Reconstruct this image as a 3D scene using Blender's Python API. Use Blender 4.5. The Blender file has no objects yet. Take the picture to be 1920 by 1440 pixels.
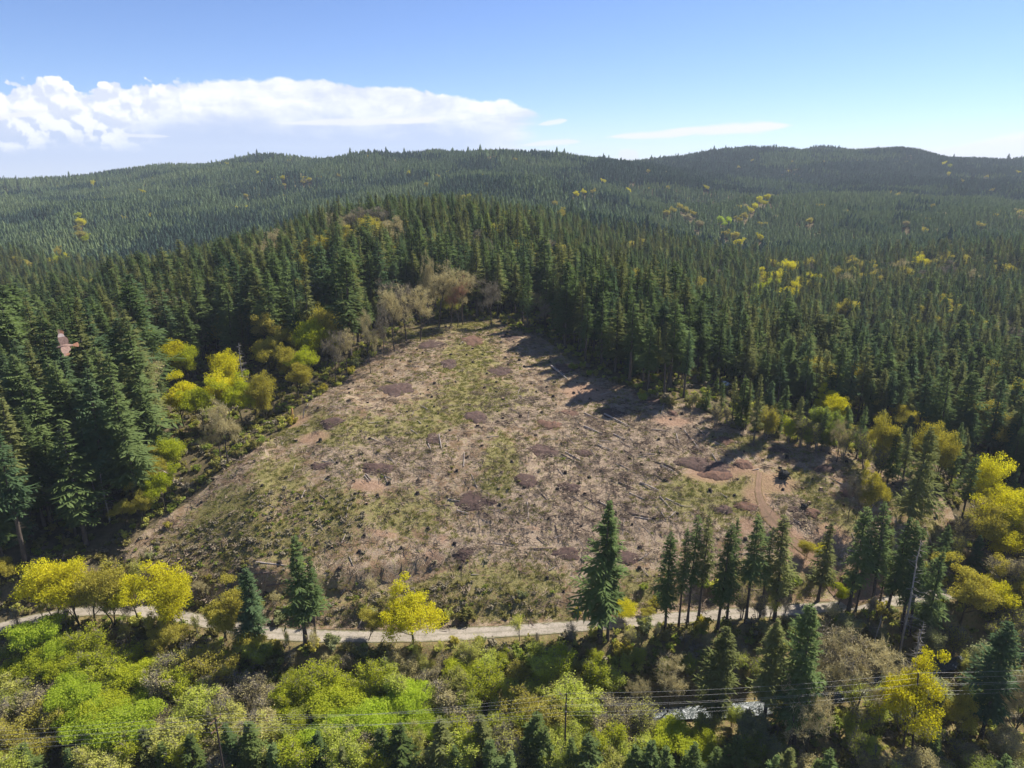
import bpy, math, random
import numpy as np
from mathutils import Vector, Matrix
rng = np.random.default_rng(7)
random.seed(7)
PI = math.pi
HAZE, DENOISE = True, True
SKYS, EXPO = 0.064, 1.08
S = bpy.context.scene
COL = S.collection

# ------------------------------------------------------------------ camera model
CAMH, PITCH, FOC, CX, CY = 105.0, math.radians(17.8), 1280.0, 960.0, 720.0
CP, SP = math.cos(PITCH), math.sin(PITCH)
def tt(py):                       # tangent of the angle below the horizon of a photo row
    return np.tan(PITCH + np.arctan((np.asarray(py, float) - CY) / FOC))
def ux(px, t):                    # X / Y of a photo column on that row
    return (np.asarray(px, float) - CX) / FOC * (CP + t * SP)
def proj(x, y, z):
    d = y * CP + (CAMH - z) * SP
    v = (CAMH - z) * CP - y * SP
    return CX + FOC * x / d, CY + FOC * v / d
def smooth(a, b, x):
    t = np.clip((x - a) / (b - a), 0, 1)
    return t * t * (3 - 2 * t)

# ------------------------------------------------------------------ numpy noise
_T = rng.random((256, 256))
def vnoise(x, y):
    x = np.asarray(x, float); y = np.asarray(y, float)
    i = np.floor(x).astype(int); j = np.floor(y).astype(int)
    f = x - i; g = y - j
    f = f * f * (3 - 2 * f); g = g * g * (3 - 2 * g)
    a = _T[i & 255, j & 255]; b = _T[(i + 1) & 255, j & 255]
    c = _T[i & 255, (j + 1) & 255]; d = _T[(i + 1) & 255, (j + 1) & 255]
    return (a * (1 - f) + b * f) * (1 - g) + (c * (1 - f) + d * f) * g - 0.5
def fbm(x, y, s, o=4):
    r = 0; a = 1.0
    for k in range(o):
        r = r + a * vnoise(x / s + 17.3 * k, y / s - 9.1 * k); s *= 0.5; a *= 0.5
    return r

# ------------------------------------------------------------------ terrain heights
COLS = {
 -300: [(139,0),(150,9),(200,22),(260,20),(340,8),(500,2),(850,8),(1700,45),(2500,20)],
 0: [(131,-2),(137,0),(143,2),(155,13),(200,23),(260,22),(340,10),(500,4),(850,12),(1200,32),(1700,56),(2300,0)],
 240: [(135,-3),(143.5,0),(149,1.5),(156,7),(165,12),(185,17.5),(220,22),(260,26),(350,24),(500,6),(700,2),(1000,20),(1500,54),(1900,80),(2500,20)],
 480: [(128,-2.5),(134,0),(140,2),(150,10),(170,19.5),(190,24.5),(205,23.5),(230,24),(260,28),(320,36),(380,40),(430,38),(520,30),(650,14),(800,12),(1200,45),(1900,118),(2500,40)],
 640: [(134,0),(140,1.8),(150,9),(170,19.5),(190,26.5),(215,32),(235,30),(260,33),(300,37),(350,44),(400,53),(450,57),(520,55),(620,38),(750,28),(1000,40),(1400,75),(1900,110),(2500,40)],
 820: [(134,0),(140,1.8),(150,7),(160,12),(185,22),(215,29),(250,35),(300,39),(350,43),(420,53),(480,56),(550,53),(650,42),(800,42),(1000,60),(1400,96),(1850,132),(2500,50)],
 960: [(135,0),(141,1.5),(150,6),(160,11),(185,20.5),(215,28),(250,34),(300,38.5),(360,40),(430,46),(500,48),(600,44),(800,46),(1000,64),(1400,97),(1800,133),(2500,50)],
 1100: [(137,0),(143,1.5),(152,6),(165,12),(185,19),(215,27),(245,32),(300,35),(400,34),(600,30),(800,38),(1100,62),(1500,90),(1900,118),(2600,60)],
 1250: [(139,0),(145,1.5),(155,7),(170,13.5),(190,19.5),(225,28.8),(260,30),(350,24),(500,18),(700,24),(900,36),(1200,55),(1500,72),(2000,115),(2600,60)],
 1400: [(141,0),(147,1.2),(157,6.5),(175,14),(200,22),(215,24),(260,22),(350,14),(500,6),(750,10),(900,26),(1100,60),(1300,44),(1500,42),(1800,98),(2200,144),(2800,60)],
 1550: [(143,0),(150,1),(160,7.5),(180,16),(200,21),(240,18),(350,6),(500,2),(700,6),(900,28),(1200,66),(1450,34),(1800,100),(2300,155),(2900,60)],
 1700: [(140,-6),(148,0),(155,2),(165,9),(180,15),(200,16),(240,10),(350,2),(500,2),(700,10),(900,30),(1200,62),(1450,36),(1800,95),(2200,133),(2900,60)],
 1920: [(139,-8),(152,0),(165,4),(180,7),(200,8),(240,5),(350,2),(500,6),(700,14),(900,30),(1200,52),(1450,40),(1800,80),(2100,102),(2900,60)],
 2300: [(139,-8),(152,0),(170,2),(240,4),(350,4),(500,10),(900,30),(1200,46),(1800,80),(2100,100),(2900,60)],
}
_pts = []
for px, lst in COLS.items():
    for (Y, Z) in [(55,-12),(90,-9),(105,-8.2),(118,-8.2)] + ([(127,-4)] if px > 300 and px < 1500 else [(127,-6)]) + lst:
        w = (CAMH - Z) / Y
        _pts.append((float(ux(px, w)) * 2.0, math.log(Y / 100.0), w))
_pts = np.array(_pts)
def _phi(r): return r
def _solve():
    n = len(_pts); P = _pts[:, :2]
    D = np.sqrt(((P[:, None] - P[None]) ** 2).sum(-1))
    A = np.zeros((n + 3, n + 3)); A[:n, :n] = _phi(D) ; A[:n, n] = 1; A[:n, n+1:] = P
    A[n, :n] = 1; A[n+1:, :n] = P.T
    return np.linalg.solve(A, np.concatenate([_pts[:, 2], np.zeros(3)]))
_W = _solve()
def raw_height(x, y):
    x = np.asarray(x, float).ravel(); y = np.asarray(y, float).ravel()
    yc = np.maximum(y, 58.0)
    u = np.clip(x / yc, -1.15, 1.15); v = np.log(yc / 100.0)
    out = np.empty_like(x)
    for k in range(0, len(x), 40000):
        s = slice(k, k + 40000)
        q = np.stack([u[s] * 2.0, v[s]], 1)
        D = np.sqrt(((q[:, None] - _pts[None, :, :2]) ** 2).sum(-1))
        out[s] = D @ _W[:-3] + _W[-3] + q @ _W[-2:]
    z = CAMH - out * yc
    far = smooth(2450, 3300, y)
    z = z * (1 - far) - 430 * far
    side = smooth(0.95, 1.7, np.abs(x / yc)) * smooth(600, 1200, y)
    z = z * (1 - side * 0.5) + side * 10
    return z

def axis(segs):
    a = []
    for (s, e, d0, d1) in segs:
        p = s; n = 0
        L = e - s
        k = max(2, int(round(L / ((d0 + d1) / 2))))
        t = np.linspace(0, 1, k + 1)[:-1]
        w = d0 * t + (d1 - d0) * t * t / 2
        a.append(s + L * w / (d0 + (d1 - d0) / 2))
    a.append([segs[-1][1]])
    return np.concatenate(a)
GX = axis([(-9000,-1500,900,60),(-1500,-260,60,3),(-260,-160,3,1.2),(-160,170,1.2,1.2),(170,260,1.2,3),(260,1500,3,60),(1500,9000,60,900)])
GY = axis([(-120,70,12,3),(70,100,3,1.2),(100,310,1.2,1.2),(310,700,1.2,6),(700,2600,6,14),(2600,9000,14,700)])
nx, ny = len(GX), len(GY)
XX, YY = np.meshgrid(GX, GY)
ZZ = raw_height(XX, YY).reshape(ny, nx)
amp_far = smooth(450, 900, YY) * (1 - smooth(2450, 3000, YY))
ZZ += amp_far * (fbm(XX, YY, 300, 3) * 26 + fbm(XX + 900, YY, 120, 2) * 17)
ZZ += smooth(320, 600, YY) * 0 + (1 - smooth(300, 500, YY)) * smooth(146, 165, YY) * (fbm(XX, YY, 26, 4) * 1.7)
ZZ += (1 - smooth(300, 500, YY)) * fbm(XX, YY, 5.0, 3) * 0.45
ZZ += (1 - smooth(125, 140, YY)) * fbm(XX, YY, 14, 3) * 1.0

def _bil(G, x, y):
    x = np.asarray(x, float); y = np.asarray(y, float)
    i = np.clip(np.searchsorted(GX, x) - 1, 0, nx - 2); j = np.clip(np.searchsorted(GY, y) - 1, 0, ny - 2)
    f = np.clip((x - GX[i]) / (GX[i+1] - GX[i]), 0, 1); g = np.clip((y - GY[j]) / (GY[j+1] - GY[j]), 0, 1)
    return (G[j, i] * (1-f) + G[j, i+1] * f) * (1-g) + (G[j+1, i] * (1-f) + G[j+1, i+1] * f) * g
def hz(x, y): return _bil(ZZ, x, y)

def hit(px, py, up=0.0, ymax=2600):
    """ground point under a photo pixel (or the spot where a thing `up` metres tall has its top there)"""
    t = float(tt(py))
    Y = np.exp(np.linspace(math.log(72), math.log(ymax), 2600))
    X = float(ux(px, t)) * Y
    d = hz(X, Y) + up - (CAMH - Y * t)
    k = np.argmax(d >= 0)
    if d[k] < 0: return None
    if k > 0:
        f = -d[k-1] / (d[k] - d[k-1] + 1e-9); y = Y[k-1] + f * (Y[k] - Y[k-1])
    else: y = Y[0]
    x = float(ux(px, t)) * y
    return x, y, float(hz(x, y))

def polyline(pix):
    return np.array([hit(*p)[:2] for p in pix])
def resample(p, step):
    d = np.concatenate([[0], np.cumsum(np.hypot(*np.diff(p, axis=0).T))])
    n = max(2, int(d[-1] / step)); s = np.linspace(0, d[-1], n)
    q = np.stack([np.interp(s, d, p[:, 0]), np.interp(s, d, p[:, 1])], 1)
    for _ in range(6):
        q[1:-1] = q[1:-1] * 0.5 + (q[:-2] + q[2:]) * 0.25
    return q
def dist_poly(x, y, p):
    x = np.asarray(x, float); y = np.asarray(y, float)
    best = np.full(x.shape, 1e9); at = np.zeros(x.shape)
    for k in range(len(p) - 1):
        a, b = p[k], p[k+1]; ab = b - a; L = ab @ ab + 1e-9
        t = np.clip(((x - a[0]) * ab[0] + (y - a[1]) * ab[1]) / L, 0, 1)
        d = np.hypot(x - a[0] - t * ab[0], y - a[1] - t * ab[1])
        m = d < best; best = np.where(m, d, best); at = np.where(m, k + t, at)
    return best, at
def inside(x, y, poly):
    x = np.asarray(x, float); y = np.asarray(y, float)
    c = np.zeros(x.shape, bool); n = len(poly)
    for i in range(n):
        x1, y1 = poly[i]; x2, y2 = poly[(i + 1) % n]
        m = ((y1 > y) != (y2 > y)) & (x < (x2 - x1) * (y - y1) / (y2 - y1 + 1e-12) + x1)
        c ^= m
    return c

# road: fixed plan positions at level 0 (rows of the photo taken at road level)
def at_level(px, py, z):
    t = float(tt(py)); y = (CAMH - z) / t
    return float(ux(px, t)) * y, y
ROADPIX = [(-260,1245),(-120,1210),(0,1177),(60,1160),(130,1148),(200,1142),(260,1144),(330,1154),(400,1169),(480,1186),(560,1192),(650,1195),(750,1194),(850,1190),(950,1184),(1050,1177),(1130,1171),(1200,1165),(1300,1156),(1400,1150),(1500,1143),(1600,1135),(1680,1128),(1780,1112),(1900,1102),(2100,1096),(2400,1090)]
ROAD = resample(np.array([at_level(a, b, 0.0) for a, b in ROADPIX]), 3.0)
LAND = np.array([at_level(1615, 1120, 0.3), at_level(1650, 1060, 2.0)])
near = (YY > 90) & (YY < 320) & (np.abs(XX) < 320)
dr, _ = dist_poly(XX[near], YY[near], ROAD)
k = 1 - smooth(3.2, 8.5, dr)
ZZ[near] = ZZ[near] * (1 - k) + 0.0 * k

BERM = np.array([at_level(430, 1066, 9.0), at_level(520, 1084, 7.6), at_level(600, 1086, 7.4), at_level(680, 1074, 7.8), at_level(760, 1060, 8.4), at_level(830, 1040, 9.2), at_level(880, 1020, 10.2)])
yl = np.interp(XX[near], BERM[:, 0], BERM[:, 1]); s = YY[near] - yl
inx = smooth(BERM[0,0] - 4, BERM[0,0] + 3, XX[near]) * (1 - smooth(BERM[-1,0] - 16, BERM[-1,0] + 2, XX[near]))
ZZ[near] -= inx * 3.0 * smooth(-7.5, -1.5, s) * (1 - smooth(-0.3, 0.7, s)) - inx * 0.5 * smooth(-0.4, 0.9, s) * (1 - smooth(1.2, 4, s))

RIVPIX = [(1180,1338),(1250,1338),(1320,1333),(1405,1330),(1500,1318),(1620,1290),(1700,1266),(1765,1247),(1890,1222),(2000,1204),(2200,1185)]
RIVER = resample(np.array([at_level(a, b, -8.6) for a, b in RIVPIX]), 3.0)
dv, _ = dist_poly(XX[near], YY[near], RIVER)
k = 1 - smooth(3.0, 9.0, dv)
ZZ[near] = ZZ[near] * (1 - k) + (-9.3) * k

CLEARPIX = [(760,613),(820,600),(900,604),(960,614),(1010,630),(1050,655),(1085,692),(1150,718),(1230,748),(1310,763),(1370,803),(1440,818),(1520,832),(1600,853),(1650,875),(1705,902),(1765,935),(1800,975),(1775,1012),(1715,1030),(1665,1080),(1650,1118),(1500,1132),(1300,1145),(1100,1160),(900,1173),(750,1180),(560,1177),(480,1168),(380,1130),(300,1082),(225,1045),(300,975),(400,900),(480,842),(560,778),(640,722),(700,662)]
CLEAR = np.array([hit(*p)[:2] for p in CLEARPIX])
RAVPIX = [(690,665),(630,720),(560,775),(480,838),(400,895),(330,915),(290,860),(300,790),(330,720),(420,690),(520,690),(600,680)]
RAV = np.array([hit(*p)[:2] for p in RAVPIX])
# ------------------------------------------------------------------ mesh + node helpers
def mesh_np(name, verts, quads=None, tris=None, mats=(), mid=None, smooth_all=False, mid_t=None):
    me = bpy.data.meshes.new(name)
    verts = np.asarray(verts, np.float32)
    q = np.zeros((0, 4), int) if quads is None else np.asarray(quads, int).reshape(-1, 4)
    t = np.zeros((0, 3), int) if tris is None else np.asarray(tris, int).reshape(-1, 3)
    me.vertices.add(len(verts)); me.vertices.foreach_set('co', verts.ravel())
    me.loops.add(q.size + t.size)
    me.loops.foreach_set('vertex_index', np.concatenate([q.ravel(), t.ravel()]).astype(np.int32))
    me.polygons.add(len(q) + len(t))
    st = np.concatenate([np.arange(len(q)) * 4, q.size + np.arange(len(t)) * 3]).astype(np.int32)
    me.polygons.foreach_set('loop_start', st)
    try: me.polygons.foreach_set('loop_total', np.concatenate([np.full(len(q), 4), np.full(len(t), 3)]).astype(np.int32))
    except Exception: pass
    if mid is not None or mid_t is not None:
        a = np.zeros(len(q), np.int32) if mid is None else np.asarray(mid, np.int32)
        b = np.zeros(len(t), np.int32) if mid_t is None else np.asarray(mid_t, np.int32)
        me.polygons.foreach_set('material_index', np.concatenate([a, b]))
    if smooth_all: me.polygons.foreach_set('use_smooth', np.ones(len(q) + len(t), bool))
    for m in mats: me.materials.append(m)
    me.update(calc_edges=True); me.validate()
    return me
def link(name, me, parent=None, loc=None, rot=None, scl=None, mat=None):
    o = bpy.data.objects.new(name, me); COL.objects.link(o)
    if parent: o.parent = parent
    if loc is not None: o.location = loc
    if rot is not None: o.rotation_euler = rot
    if scl is not None: o.scale = scl
    if mat is not None:
        o.material_slots[0].link = 'OBJECT'; o.material_slots[0].material = mat
    return o
def tag(o, label=None, cat=None, group=None, kind=None):
    if label: o['label'] = label
    if cat: o['category'] = cat
    if group: o['group'] = group
    if kind: o['kind'] = kind
    return o
def empty(name, loc=(0,0,0), rz=0, s=1.0):
    o = bpy.data.objects.new(name, None); COL.objects.link(o)
    o.location = loc; o.rotation_euler = (0, 0, rz); o.scale = (s, s, s) if np.isscalar(s) else s
    return o

FLAT = False
class NT:
    def __init__(s, tree): s.t = tree; s.n = tree.nodes; s.l = tree.links
    def add(s, typ, **kw):
        n = s.n.new(typ)
        for k, v in kw.items():
            if k.startswith('i_'):
                key = k[2:]; key = int(key) if key.isdigit() else key
                s.set(n.inputs[key], v)
            else: setattr(n, k, v)
        return n
    def set(s, sock, v):
        if hasattr(v, 'is_output') or isinstance(v, bpy.types.NodeSocket): s.l.new(v, sock)
        else:
            if hasattr(sock, 'default_value'):
                try: sock.default_value = v
                except Exception: sock.default_value = (*v, 1)
    def math(s, op, a, b=None, c=None, clamp=False):
        n = s.n.new('ShaderNodeMath'); n.operation = op; n.use_clamp = clamp
        s.set(n.inputs[0], a)
        if b is not None: s.set(n.inputs[1], b)
        if c is not None: s.set(n.inputs[2], c)
        return n.outputs[0]
    def mix(s, f, a, b, blend='MIX'):
        n = s.n.new('ShaderNodeMix'); n.data_type = 'RGBA'; n.blend_type = blend; n.clamp_factor = True
        s.set(n.inputs[0], f); s.setc(n.inputs[6], a); s.setc(n.inputs[7], b)
        return n.outputs[2]
    def setc(s, sock, v):
        if isinstance(v, bpy.types.NodeSocket): s.l.new(v, sock)
        else: sock.default_value = (v[0], v[1], v[2], 1)
    def noise(s, vec, scale, detail=4, rough=0.55, out=0, dist=0.0):
        n = s.n.new('ShaderNodeTexNoise'); n.noise_dimensions = '2D' if FLAT else '3D'; s.l.new(vec, n.inputs['Vector'])
        n.inputs['Scale'].default_value = scale; n.inputs['Detail'].default_value = detail
        n.inputs['Roughness'].default_value = rough; n.inputs['Distortion'].default_value = dist
        return n.outputs[out]
    def ramp(s, f, a, b, lo=0.0, hi=1.0):
        n = s.n.new('ShaderNodeMapRange'); n.clamp = True; n.interpolation_type = 'SMOOTHSTEP'
        s.set(n.inputs[0], f); s.set(n.inputs[1], a); s.set(n.inputs[2], b); s.set(n.inputs[3], lo); s.set(n.inputs[4], hi)
        return n.outputs[0]

def new_mat(name):
    m = bpy.data.materials.new(name); m.use_nodes = True
    t = NT(m.node_tree); t.n.clear()
    o = t.add('ShaderNodeOutputMaterial')
    return m, t, o
def mat_simple(name, c, rough=0.85, var=0.25, scale=2.0, c2=None, spec=0.2, metal=0.0):
    m, t, o = new_mat(name)
    g = t.add('ShaderNodeNewGeometry')
    tc = t.add('ShaderNodeTexCoord')
    n = t.noise(tc.outputs['Object'], scale, 4, 0.6)
    f = t.ramp(n, 0.3, 0.7)
    c2 = c2 or tuple(x * (1 - var) for x in c)
    col = t.mix(f, c, c2)
    b = t.add('ShaderNodeBsdfPrincipled'); t.l.new(col, b.inputs['Base Color'])
    b.inputs['Roughness'].default_value = rough; b.inputs['Specular IOR Level'].default_value = spec; b.inputs['Metallic'].default_value = metal
    t.l.new(b.outputs[0], o.inputs[0])
    return m
def mat_leaf(name, c, c2, trans=0.35, tc_mul=(1.1, 1.25, 0.6), hue_scale=0.02, rnd=0.35):
    """foliage: two leaf colours mixed by place and by tree, part of the light passing through"""
    m, t, o = new_mat(name)
    g = t.add('ShaderNodeNewGeometry'); oi = t.add('ShaderNodeObjectInfo')
    n1 = t.noise(g.outputs['Position'], 0.9, 3, 0.6)
    n2 = t.noise(g.outputs['Position'], hue_scale, 2, 0.5)
    f = t.math('ADD', t.math('MULTIPLY', t.ramp(n1, 0.35, 0.65), 0.45), t.math('MULTIPLY', t.ramp(n2, 0.4, 0.6), 0.3))
    f = t.math('ADD', f, t.math('MULTIPLY', oi.outputs['Random'], 0.25))
    col = t.mix(f, c, c2)
    v = t.math('ADD', t.math('MULTIPLY', oi.outputs['Random'], rnd), 1 - rnd / 2)
    col = t.mix(1.0, col, t.add('ShaderNodeCombineColor', i_0=v, i_1=v, i_2=v).outputs[0], 'MULTIPLY')
    d = t.add('ShaderNodeBsdfDiffuse'); t.l.new(col, d.inputs[0])
    tr = t.add('ShaderNodeBsdfTranslucent')
    t.l.new(t.mix(1.0, col, tc_mul, 'MULTIPLY'), tr.inputs[0])
    mx = t.add('ShaderNodeMixShader'); mx.inputs[0].default_value = trans
    t.l.new(d.outputs[0], mx.inputs[1]); t.l.new(tr.outputs[0], mx.inputs[2])
    t.l.new(mx.outputs[0], o.inputs[0])
    return m

M = {}
M['fir_green'] = mat_leaf('needles dark green', (.088,.136,.046), (.160,.198,.070), .38, (1.2,1.3,.6), 0.015)
M['fir_olive'] = mat_leaf('needles olive', (.125,.146,.046), (.195,.200,.074), .38, (1.2,1.2,.6), 0.015)
M['fir_blue'] = mat_leaf('needles blue green', (.070,.120,.054), (.122,.164,.072), .36, (1.1,1.25,.7), 0.015)
M['fir_far'] = mat_leaf('needles plantation', (.092,.138,.072), (.160,.205,.098), .28, (1.1,1.2,.7), 0.006, 0.5)
M['far_light'] = mat_leaf('needles light plantation', (.130,.18,.082), (.20,.235,.110), .3, (1.1,1.2,.7), 0.006, 0.5)
M['far_dark'] = mat_leaf('needles dark plantation', (.040,.072,.053), (.074,.112,.072), .2, (1.1,1.2,.7), 0.006, 0.5)  # light and dark far tones also put hill relief shading into the colour
M['young_fir'] = mat_leaf('needles young', (.080,.120,.036), (.135,.165,.048), .36, (1.2,1.3,.6), 0.03)
M['maple_yellow'] = mat_leaf('flowering maple yellow', (.62,.565,.028), (.47,.455,.030), .48, (1.25,1.2,.35), 0.06)
M['maple_green'] = mat_leaf('maple yellow green', (.44,.45,.034), (.32,.36,.036), .52, (1.2,1.25,.4), 0.06)
M['maple_gold'] = mat_leaf('maple dull gold', (.42,.37,.065), (.34,.31,.062), .44, (1.2,1.15,.5), 0.06)
M['lime'] = mat_leaf('fresh lime leaves', (.42,.50,.050), (.34,.41,.05), .54, (1.2,1.3,.4), 0.06)
M['alder_green'] = mat_leaf('alder new leaf', (.41,.46,.085), (.48,.50,.10), .55, (1.15,1.2,.5), 0.08)
M['alder_olive'] = mat_leaf('alder olive bud', (.41,.415,.105), (.47,.46,.125), .52, (1.15,1.15,.6), 0.08)
M['alder_grey'] = mat_leaf('budding grey twig', (.44,.38,.19), (.50,.44,.20), .42, (1.1,1.1,.8), 0.08)
M['bush_green'] = mat_leaf('bush leaves', (.20,.25,.055), (.29,.32,.07), .48, (1.2,1.25,.5), 0.08)
M['willow_grey'] = mat_leaf('willow grey green', (.29,.31,.15), (.34,.34,.16), .42, (1.1,1.15,.7), 0.08)
M['pink_bud'] = mat_leaf('reddish buds', (.40,.21,.15), (.30,.19,.12), .38, (1.1,1.1,.8), 0.08)
M['bud_grey'] = mat_leaf('bare budding crown', (.36,.315,.165), (.43,.37,.20), .32, (1.1,1.05,.8), 0.08)
M['far_gold'] = mat_leaf('far budding crown', (.46,.40,.085), (.37,.33,.09), .42, (1.15,1.1,.5), 0.06)
M['bark'] = mat_simple('grey brown bark', (.105,.082,.064), .95, c2=(.055,.043,.035), scale=3)
M['bark_pale'] = mat_simple('pale alder bark', (.21,.185,.155), .95, c2=(.12,.10,.082), scale=3)
M['bark_moss'] = mat_simple('mossy bark', (.10,.085,.045), .95, c2=(.055,.045,.03), scale=2)
M['twig'] = mat_simple('bare twigs', (.26,.22,.14), .95, c2=(.185,.155,.10), scale=2)
M['snag'] = mat_simple('weathered dead wood', (.36,.33,.29), .9, c2=(.24,.215,.19), scale=2)
M['log_pale'] = mat_simple('bleached log', (.40,.34,.295), .85, c2=(.25,.20,.17), scale=2.5)
M['log_brown'] = mat_simple('brown log', (.20,.145,.115), .9, c2=(.11,.08,.065), scale=2.5)
M['stump_bark'] = mat_simple('dark stump bark', (.040,.030,.025), .95, c2=(.022,.018,.016), scale=4)
M['stump_cut'] = mat_simple('sawn wood', (.30,.21,.14), .9, c2=(.20,.14,.10), scale=5)
M['charred'] = mat_simple('charred wood', (.010,.010,.011), .85, c2=(.022,.021,.021), scale=3)
M['soil'] = mat_simple('churned dark soil', (.105,.064,.050), .95, c2=(.055,.037,.031), scale=1.6)
M['soil_red'] = mat_simple('red brown soil', (.17,.092,.060), .95, c2=(.085,.052,.038), scale=1.6)
M['slash'] = mat_leaf('weathered slash wood', (.40,.315,.23), (.285,.215,.15), .0, (1,1,1), 0.05, 0.5)
M['slash_dark'] = mat_leaf('dark slash bark', (.13,.095,.075), (.18,.13,.10), .0, (1,1,1), 0.05, 0.7)
M['grass'] = mat_leaf('rough grass', (.22,.215,.065), (.29,.235,.11), .3, (1.1,1.15,.6), 0.06, 0.5)
M['grass_green'] = mat_leaf('green grass', (.18,.195,.048), (.235,.22,.075), .3, (1.1,1.2,.5), 0.06, 0.4)
M['fern'] = mat_leaf('bramble and fern', (.19,.185,.055), (.29,.245,.09), .42, (1.15,1.15,.6), 0.06, 0.6)
M['pole'] = mat_simple('weathered pole wood', (.060,.046,.038), .9, c2=(.035,.027,.023), scale=3)
M['arm'] = mat_simple('reddish crossarm wood', (.20,.10,.065), .9, c2=(.13,.07,.05), scale=3)
M['wire'] = mat_simple('aluminium wire', (.50,.48,.44), .5, c2=(.42,.40,.37), metal=0.3)
M['porcelain'] = mat_simple('grey insulator', (.35,.34,.32), .4, c2=(.30,.29,.28))
M['white'] = mat_simple('white paint', (.80,.80,.79), .35, c2=(.74,.74,.73), spec=.5)
M['roof_grey'] = mat_simple('pale metal roof', (.62,.62,.63), .4, c2=(.50,.50,.52), spec=.5)
M['wall_tan'] = mat_simple('tan siding', (.32,.25,.19), .8, c2=(.26,.20,.15))
M['glass'] = mat_simple('dark window glass', (.02,.025,.03), .1, c2=(.03,.035,.04), spec=.6)
M['tyre'] = mat_simple('tyre rubber', (.02,.02,.02), .8)
M['red_roof'] = mat_simple('faded red roof', (.36,.14,.12), .7, c2=(.28,.11,.10))
M['feather'] = mat_simple('brown feathers', (.30,.20,.155), .8, c2=(.19,.12,.095), scale=16)
M['feather_pale'] = mat_simple('pale feathers', (.58,.47,.41), .8, c2=(.42,.32,.27), scale=14)
M['feather_rust'] = mat_simple('rusty feathers', (.34,.17,.10), .8, c2=(.24,.12,.08), scale=14)
M['rock'] = mat_simple('river rock', (.30,.29,.28), .8, c2=(.18,.17,.165), scale=2)

# ------------------------------------------------------------------ ground
def ground_material():
    m, t, o = new_mat('ground cover')
    g = t.add('ShaderNodeNewGeometry'); P = g.outputs['Position']
    a1 = t.add('ShaderNodeAttribute', attribute_name='zone_a'); s1 = t.add('ShaderNodeSeparateColor'); t.l.new(a1.outputs['Color'], s1.inputs[0])
    a2 = t.add('ShaderNodeAttribute', attribute_name='zone_b'); s2 = t.add('ShaderNodeSeparateColor'); t.l.new(a2.outputs['Color'], s2.inputs[0])
    clr, grs, dirt = s1.outputs[0], s1.outputs[1], s1.outputs[2]
    slash, lawn, fgz = s2.outputs[0], s2.outputs[1], s2.outputs[2]
    nb = t.noise(P, 0.05, 5, 0.6); nm = t.noise(P, 0.32, 6, 0.66); nf = t.noise(P, 1.3, 5, 0.7); nx_ = t.noise(P, 3.6, 3, 0.6)
    # forest floor
    floor = t.mix(t.ramp(nm, .35, .65), (.085,.072,.040), (.15,.115,.065))
    floor = t.mix(t.ramp(nf, .55, .75), floor, (.06,.075,.025))
    # clearing
    soil = t.mix(t.ramp(nm, .36, .64), (.205,.134,.080), (.295,.207,.130))
    soil = t.mix(t.ramp(nf, .5, .62), soil, (.195,.155,.08))
    litter = t.mix(t.ramp(nx_, .4, .62), (.37,.29,.21), (.235,.17,.115))
    c = t.mix(t.math('MULTIPLY', t.ramp(t.math('ADD', nm, t.math('MULTIPLY', slash, .25)), .50, .66), .85), soil, litter)
    green = t.mix(t.ramp(nf, .38, .62), (.175,.165,.050), (.235,.20,.082))
    gf = t.ramp(t.math('ADD', t.math('MULTIPLY', t.math('ADD', nf, nm), .5), t.math('MULTIPLY', t.math('SUBTRACT', grs, .5), .34)), .47, .55)
    c = t.mix(t.math('MULTIPLY', gf, .9), c, green)
    red = t.mix(t.ramp(nf, .4, .6), (.34,.215,.14), (.25,.15,.10))
    c = t.mix(t.ramp(t.math('ADD', dirt, t.math('MULTIPLY', t.math('MULTIPLY', t.math('SUBTRACT', t.math('ADD', nm, t.math('MULTIPLY', nf, .6)), .8), 1.3))), .25, .95, 0, .85), c, red)
    c = t.mix(t.ramp(nx_, .63, .72, 0, .75), c, (.045,.036,.028))
    lawnc = t.mix(t.ramp(nm, .4, .6), (.16,.22,.035), (.24,.24,.07))
    base = t.mix(t.ramp(t.math('ADD', clr, t.math('MULTIPLY', t.math('SUBTRACT', nf, .5), .5)), .35, .65), floor, c)
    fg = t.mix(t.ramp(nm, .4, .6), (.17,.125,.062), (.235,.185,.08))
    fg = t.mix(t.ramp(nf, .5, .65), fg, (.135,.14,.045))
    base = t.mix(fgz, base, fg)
    base = t.mix(lawn, base, lawnc)
    b = t.add('ShaderNodeBsdfDiffuse'); t.l.new(base, b.inputs[0])
    h = t.math('ADD', t.math('MULTIPLY', nf, .7), t.math('MULTIPLY', nx_, .3))
    bp = t.add('ShaderNodeBump'); bp.inputs['Strength'].default_value = .9; bp.inputs['Distance'].default_value = .55
    t.l.new(h, bp.inputs['Height']); t.l.new(bp.outputs[0], b.inputs['Normal'])
    t.l.new(b.outputs[0], o.inputs[0])
    return m

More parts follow.
